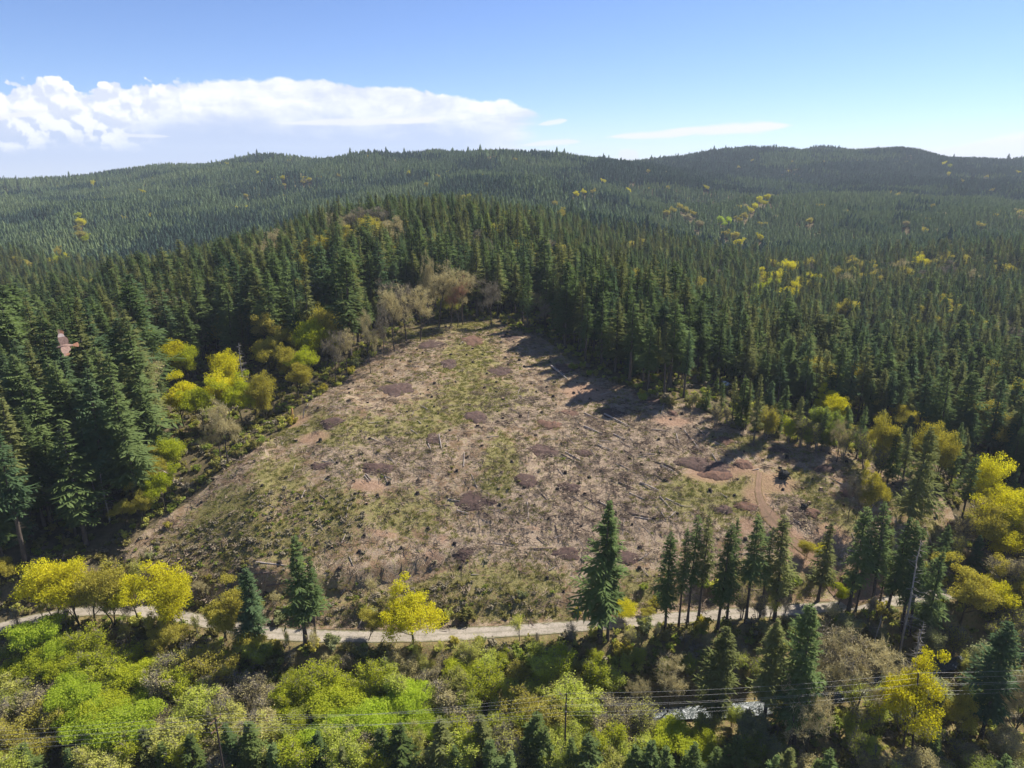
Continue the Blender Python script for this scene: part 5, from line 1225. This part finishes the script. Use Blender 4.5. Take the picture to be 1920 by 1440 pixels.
# charred root wads
def rootwad(x, y, s, label, seed):
    R = np.random.default_rng(seed); r = empty('charred_root_wad', (x, y, float(hz(x, y))), R.uniform(0, 6), s)
    G = Geo(); C = Geo()
    for i in range(16):
        z = np.linspace(-1, 1, 3); 
    n, m = 14, 9; V = []
    for j in range(m):
        ph = PI * j / (m - 1)
        for i in range(n):
            a = i * 2 * PI / n; w = 1 + .5 * vnoise(np.array([math.cos(a) * 2 + seed + ph]), np.array([math.sin(a) * 2 + ph * 2]))[0]
            V.append((math.sin(ph) * math.cos(a) * 1.15 * w, math.sin(ph) * math.sin(a) * .95 * w, .75 + math.cos(ph) * .95 * w))
    G.add(V, [[j*n+i, j*n+(i+1) % n, (j+1)*n+(i+1) % n, (j+1)*n+i] for j in range(m - 1) for i in range(n)])
    link('root_core', G.mesh('root_core', [M['charred']]), r)
    for i in range(15):
        a = R.uniform(0, 6.28); e = R.uniform(-.1, 1.1); d = np.array([math.cos(a) * math.cos(e), math.sin(a) * math.cos(e), math.sin(e)]); o = d * .8 + [0, 0, .7]
        C = Geo(); p2 = o + d * R.uniform(.4, .9); p3 = p2 + nrm(d + R.normal(0, .6, 3)) * R.uniform(.3, .7); p3[2] = max(p3[2], .05)
        C.tube([o - d * .3, p2, p3], [.16, .09, .03], 5); link('root', C.mesh('root', [M['charred']]), r)
    tag(r, label, 'root wad'); reg(r, 'charred_root_wad', x, y, 2 * s)
g = hit(1469, 896); rootwad(g[0], g[1], 1.45, 'big black charred root wad beside pale orange dirt near the top of the skid track', 3)
g = hit(1508, 953); rootwad(g[0], g[1], .75, 'small black charred root lump on a reddish soil heap below the big root wad', 4)
# broken stub and bleached leaning stem at the edge of the ravine
def stub(px, pb, pt, mat, rad, lean, label):
    x, y, h = spot(px, pb, pt); G = Geo(); R = np.random.default_rng(int(px))
    G.tube([[0,0,-.2],[lean*.3,0,h*.5],[lean,0,h*.85],[lean*1.05,.05,h]], [rad*1.2, rad, rad*.85, rad*.3], 8)
    C = Geo(); C.tube([[lean*.55,0,h*.6],[lean*.55+.7,.2,h*.75]], [rad*.3,.03], 4)
    r = empty('broken_trunk', (x, y, float(hz(x, y)))); link('trunk', G.mesh('trunk', [M[mat]], True), r); link('branch_stub', C.mesh('branch_stub', [M[mat]]), r)
    tag(r, label, 'broken trunk'); reg(r, 'broken_trunk', x, y, h)
M['wood_orange'] = mat_simple('fresh split wood', (.46,.26,.09), .85, c2=(.34,.18,.07), scale=3)
stub(549, 792, 764, 'wood_orange', .42, .1, 'orange broken trunk stub standing at the ravine edge of the slope')
stub(568, 784, 754, 'snag', .16, 1.9, 'bleached white leaning stem beside the orange broken trunk stub')
stub(1476, 1425, 1343, 'bark', .30, .0, 'dark broken trunk without branches by the foot of the biggest near fir')
# rocks in the river
for i in range(16):
    k = R3.integers(10, len(RIVER) - 12); x, y = RIVER[k] + R3.normal(0, 1.6, 2); s = R3.uniform(.3, .9); n, m = 9, 6; V = []
    for j in range(m):
        ph = PI * j / (m - 1)
        for a in np.arange(n) * 2 * PI / n:
            w = s * (1 + .5 * vnoise(np.array([math.cos(a) * 1.5 + i * 7]), np.array([math.sin(a) * 1.5 + ph]))[0]); V.append((math.sin(ph) * math.cos(a) * w, math.sin(ph) * math.sin(a) * w * .8, math.cos(ph) * w * .55))
    o = link('rock', mesh_np('rock', V, [[j*n+a, j*n+(a+1) % n, (j+1)*n+(a+1) % n, (j+1)*n+a] for j in range(m - 1) for a in range(n)], mats=[M['rock']]), loc=(x, y, -8.7)); o['category'] = 'rock'; reg(o, 'rock', x, y, .6)

# ------------------------------------------------------------------ power line
def pole(x, y, top, label, arms=False, lean=0.0):
    zb = float(hz(x, y)); h = top - zb; r = empty('power_pole', (x, y, zb)); G = Geo(); G.tube([[0,0,-.3],[lean*.5,0,h*.5],[lean,0,h]], [.21,.18,.13], 10); link('pole', G.mesh('pole', [M['pole']], True), r)
    at = []
    if arms:
        for zz in (h - .5, h - 2.6):
            A = Geo(); a0 = np.array([-.55, -1.15, zz]); a1 = np.array([.55, 1.15, zz]); A.tube([a0 + [lean,0,0], a1 + [lean,0,0]], [.085,.085], 4); arm = link('crossarm', A.mesh('crossarm', [M['arm']]), r)
            for f in (.04, .5, .96):
                I = Geo(); c = a0 * (1 - f) + a1 * f + [lean, 0, .06]; I.tube([c, c + [0,0,.12], c + [0,0,.2], c + [0,0,.3]], [.03,.07,.05,.03], 8); link('insulator', I.mesh('insulator', [M['porcelain']], True), arm)
                at.append((x + c[0], y + c[1], zb + c[2] + .3))
    else:
        for k, dz in enumerate((.05, 1.7, 2.3, 3.5, 4.0, 5.7)):
            sgn = 1 if k % 2 else -1; o = np.array([lean * (1 - dz / h), 0, h - dz]); e = o + [0, sgn * (.45 if dz > .5 else .05), .12]
            I = Geo(); I.tube([o, o * .4 + e * .6, e], [.05,.06,.04], 7); link('insulator', I.mesh('insulator', [M['porcelain']], True), r); at.append((x + e[0], y + e[1], zb + e[2]))
    tag(r, label, 'utility pole'); reg(r, 'power_pole', x, y, h); return at
def pos(px, py, Y): t_ = float(tt(py)); return float(ux(px, t_)) * Y, Y, CAMH - Y * t_
p0, p1, p2 = pos(403, 1345, 98), pos(1062, 1300, 103.7), pos(1722, 1262, 108.2)
A0 = pole(p0[0], p0[1], p0[2], 'dark power pole with two reddish crossarms in the leafy thicket', True)
A1 = pole(p1[0], p1[1], p1[2], 'bare brown power pole in the middle of the thicket where the six wires start')
b2 = pos(1711, 1410, 108.2); A2 = pole(b2[0], 108.2, p2[2], 'slim dark power pole leaning in front of the big yellow maple', lean=p2[0] - b2[0])
A3 = [(a[0] + 67, a[1] + 4.6, a[2] + 1) for a in A2]; A9 = [(a[0] - 66, a[1] - 5, a[2]) for a in A0]
nm = ['topmost', 'second from the top', 'third from the top', 'fourth from the top', 'fifth from the top', 'lowest']
A3 = pole(b2[0] + 67, 112.8, p2[2] + 1, 'brown power pole outside the frame beyond the river') if False else A3
for k in range(6):
    pts = []
    for a, b in ((A9[k], A0[k]), (A0[k], A1[k]), (A1[k], A2[k]), (A2[k], A3[k])):
        for f in np.linspace(0, 1, 17)[:-1]:
            pts.append([a[i] * (1 - f) + b[i] * f - (4 * f * (1 - f) * 1.1 if i == 2 else 0) for i in range(3)])
    pts.append(list(A3[k])); G = Geo(); G.tube(pts, [.014] * len(pts), 4)
    o = link('power_line', G.mesh('power_line', [M['wire']])); tag(o, '%s of the six pale wires strung between the power poles' % nm[k], 'power line', 'wires of the power line')

# ------------------------------------------------------------------ house, shed and vehicles glimpsed among the trees
def box(G, c, s, m=0):
    c = np.array(c, float); s = np.array(s, float) / 2; V = [c + s * [a, b, d] for d in (-1, 1) for b in (-1, 1) for a in (-1, 1)]
    G.add(V, [[0,2,3,1],[4,5,7,6],[0,1,5,4],[2,6,7,3],[0,4,6,2],[1,3,7,5]], m)
def gbox(name, c, s, mat, parent):
    G = Geo(); box(G, c, s); return link(name, G.mesh(name, [M[mat]]), parent)
def house(px, pb, w, d, h, rh, wall, roof, label, cat='house', name='house', rz=.3):
    x, y, z = hit(px, pb); r = empty(name, (x, y, z - .2), rz)
    gbox('wall', (0, 0, h / 2), (w, d, h), wall, r)
    G = Geo(); o = .5; V = np.array([[-w/2-o,-d/2-o,h+.003],[w/2+o,-d/2-o,h+.003],[w/2+o,d/2+o,h+.003],[-w/2-o,d/2+o,h+.003],[-w/2-o,0,h+rh],[w/2+o,0,h+rh]])
    me = mesh_np('roof', np.concatenate([V, V + [0,0,.18]]), [[0,1,5,4],[3,4,5,2],[6,10,11,7],[9,8,11,10],[0,6,7,1],[2,8,9,3]], [[0,4,3],[1,2,5],[6,9,10],[7,11,8]], mats=[M[roof]])
    rf = link('roof', me, r); gbox('chimney', (w * .2, d * .12, h + rh * .95), (.7, .7, 1.5), 'rock', rf)
    dr = gbox('door', (-w * .12, -d / 2 - .03, 1.02), (1.0, .07, 2.04), 'bark', r); gbox('handle', (-w * .12 + .38, -d / 2 - .09, 1.0), (.05, .08, .14), 'porcelain', dr)
    for cx in (-w * .34, w * .14, w * .36):
        f = gbox('window', (cx, -d / 2 - .02, 1.55), (1.3, .08, 1.1), 'white', r); gbox('pane', (cx, -d / 2 - .065, 1.55), (1.1, .02, .9), 'glass', f)
    tag(r, label, cat); reg(r, name, x, y, h + rh); return r
house(757, 459, 12, 8, 3.0, 2.2, 'wall_tan', 'roof_grey', 'pale metal roofed house almost hidden by firs on the wooded ridge')
house(1398, 563, 9, 7, 2.8, 2.0, 'wall_tan', 'red_roof', 'small house with a faded red roof deep in the fir forest', rz=-.2)
house(588, 549, 11, 7, 2.8, 1.8, 'wall_tan', 'roof_grey', 'grey roofed house in the firs behind the ravine maples', rz=.1)
def vehicle(px, pb, label, pickup, rz, name):
    x, y, z = hit(px, pb); r = empty(name, (x, y, z), rz)
    prof = [(-2.6,.45),(-2.6,1.05),(-2.45,1.12),(-.55,1.12),(-.25,1.78),(.95,1.80),(1.5,1.18),(2.5,1.02),(2.65,.75),(2.65,.45)] if pickup else [(-2.2,.42),(-2.25,.9),(-2.0,1.1),(-1.5,1.5),(.35,1.52),(1.1,1.02),(2.1,.88),(2.25,.6),(2.25,.42)]
    V = []; n = len(prof)
    for sgn in (-1, 1):
        for (a, c) in prof: V.append((a, sgn * (.93 if c < 1.2 else .74), c))
    import itertools
    me = bpy.data.meshes.new('body'); F = [list(range(n))[::-1], list(range(n, 2 * n))] + [[i, (i + 1) % n, n + (i + 1) % n, n + i] for i in range(n)]
    me.from_pydata(V, [], F); me.materials.append(M['white']); me.update(); link('body', me, r)
    gl = [(-.2,.75,1.48)] if pickup else [(-.5,.75,1.3)]
    for sgn in (-1, 1):
        G = Geo(); cx, cy_, cz = gl[0]; box(G, (cx + .5, sgn * (.83 if pickup else .86), cz), (1.1, .06, .36)); link('side_window', G.mesh('side_window', [M['glass']]), r)
    G = Geo(); 
    if pickup: G.quads([[(1.02,-.66,1.74),(1.02,.66,1.74),(1.46,.72,1.28),(1.46,-.72,1.28)]])
    else: G.quads([[(.42,-.66,1.5),(.42,.66,1.5),(1.02,.74,1.1),(1.02,-.74,1.1)]])
    w = link('windscreen', G.mesh('windscreen', [M['glass']]), r); w.location = (.03, 0, .03)
    if pickup: gbox('cargo_bed', (-1.6, 0, 1.13), (1.8, 1.5, .06), 'tyre', r)
    for wx in (-1.55, 1.6):
        for sgn in (-1, 1):
            G = Geo(); G.tube([[wx, sgn*.72, .38],[wx, sgn*.96, .38]], [.38,.38], 14); wh = link('wheel', G.mesh('wheel', [M['tyre']]), r)
            C = Geo(); C.tube([[wx, sgn*.9, .38],[wx, sgn*.975, .38],[wx, sgn*.98, .38]], [.22,.22,.01], 12); link('rim', C.mesh('rim', [M['porcelain']]), wh)
    for sgn in (-1, 1): gbox('headlight', (2.28 if not pickup else 2.62, sgn * .68, .74), (.08, .3, .16), 'roof_grey', r)
    tag(r, label, 'car' if not pickup else 'pickup truck'); reg(r, name, x, y, 1.8)
vehicle(1356, 724, 'white pickup truck parked among firs just beyond the slope edge', True, .15, 'pickup_truck')
vehicle(500, 524, 'white car parked in shade between firs on the ridge', False, .5, 'parked_car')
vehicle(519, 519, 'second white car parked behind the first one on the ridge', False, .1, 'parked_car')

# ------------------------------------------------------------------ the hawk
def hawk():
    G = Geo(); n = 10
    st = [(.30,.012,0),(.275,.030,.0),(.24,.045,.006),(.20,.050,.004),(.15,.075,0),(.06,.100,-.008),(-.05,.092,-.006),(-.15,.060,0),(-.22,.028,.004)]
    V = []
    for (x, r, z) in st:
        for i in range(n): V.append((x, math.cos(i*2*PI/n) * r, z + math.sin(i*2*PI/n) * r * .85))
    G.add(V, [[j*n+i, j*n+(i+1)%n, (j+1)*n+(i+1)%n, (j+1)*n+i] for j in range(len(st)-1) for i in range(n)], 0)
    UPPER = -1
    G.tube([[.29,0,0],[.325,0,-.006],[.338,0,-.022]], [.014,.009,.002], 6, 0)                # beak
    def slab(P, th, m, R_):
        P = np.array([R_(p) for p in P]); k = len(P); up = np.array(R_((0,0,1,1))) 
        c = P.mean(0); T_ = P + up * th; B_ = P - up * th; V = np.concatenate([T_, B_, [c + up * th], [c - up * th]])
        q = [[i, (i+1)%k, 2*k, 2*k] for i in range(k)]
        G.add(V, [[i, (i+1)%k, (i+1)%k+k, i+k] for i in range(k)] + [[i, i, (i+1)%k, 2*k] for i in range(k)][:0], m)
        for i in range(k): G.add([T_[i], T_[(i+1)%k], (T_[(i+1)%k]+c+up*th)/2, c + up*th], [[0,1,2,3]], m); G.add([B_[i], c - up*th, (B_[(i+1)%k]+c-up*th)/2, B_[(i+1)%k]], [[0,1,2,3]], m)
    for sg in (1, -1):
        de = math.radians(24)
        def R_(p, sg=sg):
            if len(p) == 4: return (0, -sg * math.sin(de), math.cos(de))
            x, y, z = p; return (x, sg * (y * math.cos(de)) , y * math.sin(de) + z + .02)
        slab([(.16,.03,0),(.185,.12,0),(.205,.22,0),(.20,.35,0),(-.03,.36,0),(-.10,.29,0),(-.115,.20,0),(-.10,.11,0),(-.07,.03,0)], .010, 0, R_)
        slab([(.20,.345,0),(.185,.42,0),(.15,.48,0),(.06,.49,0),(-.005,.45,0),(-.03,.355,0)], .008, 1 if sg == UPPER else 0, R_)
        for k in range(6):
            f = k / 5; b0 = np.array([.145 - .15 * f, .455 + .02 * math.sin(f * 3), 0]); L_ = .23 - .10 * f; a = 1.50 + .45 * f
            d = np.array([math.cos(a) * .55, math.sin(a), 0]); s_ = np.array([d[1], -d[0], 0]) * .0135
            slab([tuple(b0 - s_), tuple(b0 + d * L_ * .6 - s_), tuple(b0 + d * L_), tuple(b0 + d * L_ * .6 + s_), tuple(b0 + s_)], .004, 0 if k < 2 else 3, R_)
    for k in range(7):
        a = PI + (k - 3) * .11; d = np.array([math.cos(a), math.sin(a), 0]); s_ = np.array([-d[1], d[0], 0]) * .022; b0 = np.array([-.15, 0, .004 + .001 * k])
        slab([tuple(b0 - s_ * .5), tuple(b0 + d * .24 - s_), tuple(b0 + d * .27), tuple(b0 + d * .24 + s_), tuple(b0 + s_ * .5)], .004, 2, lambda p: p if len(p) == 3 else (0, 0, 1))
    me = G.mesh('hawk', [M['feather'], M['feather_pale'], M['feather_rust'], M['feather_rust']])
    Y = 21.5; x, y, z = pos(124, 649, Y)
    c = -(Vector((x, y, z)) - Vector((0, 0, CAMH))).normalized(); f = Vector((0, 0, 1)).cross(c) * -1; f.normalize(); u = c.cross(f); u = u if u.z > 0 else -u; u = (u - f * .10).normalized(); f = (f + u * -.06).normalized()
    n_ = (u * math.sin(math.radians(30)) + c * math.cos(math.radians(30))).normalized(); f = (f - n_ * f.dot(n_)).normalized(); w = n_.cross(f)
    o = link('hawk', me); o.matrix_world = Matrix.Translation((x, y, z)) @ Matrix((f, w, n_)).transposed().to_4x4() @ Matrix.Scale(.86, 4)
    tag(o, 'brown hawk with a pale wing patch gliding in front of the forest', 'bird')
hawk()
# ------------------------------------------------------------------ words that single each thing out
MARKS = [(1127,1080,'the big lone roadside fir'),(574,1100,'the ragged fir before the cut bank'),(476,1140,'the short bushy roadside fir'),(775,1155,'the lone round yellow maple'),(190,1100,'the yellow maple row by the road'),(1290,1080,'the tight cluster of roadside firs'),(1425,1070,'the airy end of the fir row'),(1600,1050,'the dirt landing'),(1690,1320,'the yellow maple by the river'),(1715,1345,'the leaning power pole'),(1490,1260,'the biggest near fir'),(1062,1345,'the middle power pole'),(403,1395,'the pole with crossarms'),(665,1330,'the brightest lime green crowns'),(1842,1270,'the broad fir among the wires'),(40,1220,'the lime crown at the road bend'),(250,1360,'the bottom of the pale thicket'),(860,1260,'the bushes under the road'),(840,610,'the bare top of the slope'),(770,560,'the grey bare trees above the slope'),(380,740,'the yellow maples in the ravine'),(560,650,'the green maples at the ravine head'),(124,649,'the flying hawk'),(655,455,'the small green meadow'),(757,457,'the pale roofed house'),(505,522,'the white cars in the firs'),(1356,722,'the white pickup truck'),(1470,500,'the brightest yellow forest maples'),(1357,412,'the lime trees in the valley'),(1422,380,'the yellow tree strip in the valley'),(1500,275,'the round hilltop under the thin cloud'),(860,285,'the highest middle hilltop'),(450,295,'the low hilltop under the cloud bank'),(25,330,'the two skyline firs'),(1780,315,'the notched end of the skyline'),(1550,370,'the lighter rounded hill'),(145,425,'the yellow gully on the far hill'),(1700,880,'the leaning fir at the slope corner'),(1870,930,'the big yellow maple group'),(930,425,'the lime crown behind the ridge firs'),(1100,620,'the forest shadow on the slope'),(1250,640,'the pole-stemmed forest wall'),(1700,620,'the open fir forest across the valley'),(60,880,'the tall fir wall by the road bend'),(250,800,'the fir wall over the ravine'),(300,560,'the grey brown trees in the firs'),(1430,780,'the slim firs at the slope edge')]
SLOPE = [(1470,892,'the big charred root wad'),(1315,872,'the long dark soil strip'),(742,728,'the log-strewn dark soil heap'),(887,943,'the largest round soil heap'),(1430,960,'the skid track'),(640,1080,'the dark cut bank'),(840,610,'the bare top of the slope'),(1120,720,'the forest shadow on the slope'),(555,775,'the orange broken trunk'),(290,1010,'the low corner by the maples'),(1020,848,'the brown heap in mid slope'),(880,690,'the green grassy strip'),(1210,820,'the thick scatter of pale logs'),(820,1120,'the grassy foot of the slope'),(430,960,'the steep flank of the slope'),(1550,870,'the scrubby slope edge'),(1630,1090,'the dirt landing'),(1127,1010,'the big lone roadside fir'),(1330,1010,'the roadside fir row'),(620,880,'the twin pale logs'),(1000,1040,'the lower middle of the slope'),(940,860,'the narrow grassy patch'),(1060,690,'the last heap before the forest'),(690,990,'the mossy lower slope')]
TINT = {'fir_green':'dark green','fir_olive':'olive green','fir_blue':'bluish green','young_fir':'fresh green','far_dark':'dark','maple_yellow':'bright yellow','maple_gold':'dull gold','maple_green':'yellow green','lime':'lime green','alder_green':'pale green','alder_olive':'olive','alder_grey':'grey brown','twig':'brown','bud_grey':'grey brown','far_gold':'dull gold','pink_bud':'reddish','bush_green':'deep green','willow_grey':'grey green','fern':'dark','soil':'dark brown','soil_red':'red brown','log_pale':'bleached','log_brown':'brown',None:''}
GROUPS = {'fir_tree':'firs of the forest and the roadside','maple_tree':'yellow and green broadleaved trees','bare_tree':'bare trees without leaves','dead_tree':'dead standing trees','sapling':'bare saplings along the road','thicket_tree':'leafy trees of the thicket below the road','young_conifer':'young conifers in front of the thicket','bush':'bushes on banks and edges','scrub_tree':'scrub trees at the edges','soil_heap':'soil heaps on the logged slope','stump':'stumps on the logged slope','log':'logs on the logged slope','rock':'rocks in the river','broken_trunk':'broken trunks','power_pole':'poles of the power line','parked_car':'white cars on the ridge','charred_root_wad':'charred root wads','house':'houses in the forest'}
NOUN = {'fir_tree':'fir','maple_tree':'maple','bare_tree':'leafless tree','dead_tree':'dead bleached tree','sapling':'thin leafless sapling','thicket_tree':'thicket tree','young_conifer':'young conifer','bush':'bush','scrub_tree':'scrub tree','soil_heap':'soil heap','stump':'dark stump','log':'log','rock':'grey rock'}
SIZES = {'fir_tree':[(20,'short'),(27,'medium'),(34,'tall'),(99,'very tall')],'maple_tree':[(9,'small'),(14,'medium'),(99,'large')],'stump':[(.75,'small'),(.95,'medium'),(9,'large')],'log':[(.2,'thin'),(.34,'medium'),(9,'thick')],'thicket_tree':[(7,'low'),(9,'medium'),(99,'high')],'bush':[(2,'small'),(9,'large')],'sapling':[(6,'short'),(99,'tall')]}
SHAPE = {'fir':'full','fir_tall':'sparse-crowned','fir_bushy':'broad','alder':'feathery','thin':'twiggy','lush':'dense round'}
from collections import defaultdict
todo = [d for d in THINGS if not d['o'].get('label')]
mk = lambda d: SLOPE if d['name'] in ('stump', 'log', 'soil_heap') else MARKS
def rel(d, m):
    cx, cy_ = d['px'], (d['py'] if d['name'] in ('stump','log','soil_heap','rock') else (d['py'] + d['ty']) / 2)
    dx, dy = cx - m[0], cy_ - m[1]; r = math.hypot(dx, dy)
    if abs(dx) > abs(dy) * 1.2: w = 'left of' if dx < 0 else 'right of'
    else: w = 'behind' if dy < 0 else 'in front of'
    return (('just ' if r < 45 else ('well ' if r > 150 else '')) + w), r
def base_words(d):
    sz = next((w for lim, w in SIZES.get(d['name'], []) if d['h'] < lim), '')
    if d['name'] == 'soil_heap': sz = 'low'
    if d['name'] == 'log': sz += ' long' if d.get('len', 3) > 5 else ' short'
    return ' '.join(w for w in (sz, TINT.get(d['crown'], ''), SHAPE.get(d['key'], '') if d['name'] in ('fir_tree', 'thicket_tree') else '', NOUN.get(d['name'], d['name'].replace('_', ' '))) if w)
for d in todo:
    ms = sorted(mk(d), key=lambda m: rel(d, m)[1]); ms = [m for m in ms if rel(d, m)[1] > 4]
    d['m1'], d['m2'], d['m3'] = ms[:3]
    d['L'] = base_words(d) + ' ' + rel(d, d['m1'])[0] + ' ' + d['m1'][2]
def dups():
    g = defaultdict(list)
    for d in todo: g[d['L']].append(d)
    return [v for v in g.values() if len(v) > 1]
nw = lambda s: len(s.split())
for g in dups():                                    # 1: two or three alike: told apart by their order in the picture
    if len(g) <= 3:
        g.sort(key=lambda d: d['px'])
        for d, w in zip(g, ['leftmost of two', 'rightmost of two'] if len(g) == 2 else ['leftmost of three', 'middle of three', 'rightmost of three']):
            s = d['L'] + ', ' + w
            if nw(s) <= 16: d['L'] = s
    else:                                           # 2: more: by the next landmark they lean to
        for d in g:
            b = d['L'].replace(' well ', ' ').replace(' just ', ' '); s = b + ', towards ' + d['m2'][2]
            if nw(s) > 16: s = b.replace(' feathery', '').replace(' twiggy', '').replace(' dense round', '').replace(' full', '').replace(' sparse-crowned', '') + ', towards ' + d['m2'][2]
            if nw(s) <= 16: d['L'] = s
ORD = ['first', 'second', 'third', 'fourth', 'fifth', 'sixth', 'seventh', 'eighth', 'ninth', 'tenth', 'eleventh', 'twelfth']
for rnd in range(2):
    for g in dups():                                # 3: what is still alike: by order from the left, counted among themselves
        g.sort(key=lambda d: d['px']); n = len(g)
        for k, d in enumerate(g[:12]):
            w = (['leftmost of two', 'rightmost of two'][k] if n == 2 else ORD[k] + ' from left')
            b = d['L']
            if nw(b + ' ' + w) > 16: b = b.split(', towards')[0].replace(' well ', ' ').replace(' just ', ' ')
            if nw(b + ' ' + w) > 16: b = b.replace(' feathery', '').replace(' dense round', '').replace(' medium', '')
            if nw(b + ' ' + w) <= 16: d['L'] = b + ', ' + w
for d in todo:
    w = d['L'].split()
    d['o']['label'] = ' '.join(w[:16]).rstrip(',')
for d in THINGS:
    if d['name'] in GROUPS: d['o']['group'] = GROUPS[d['name']]
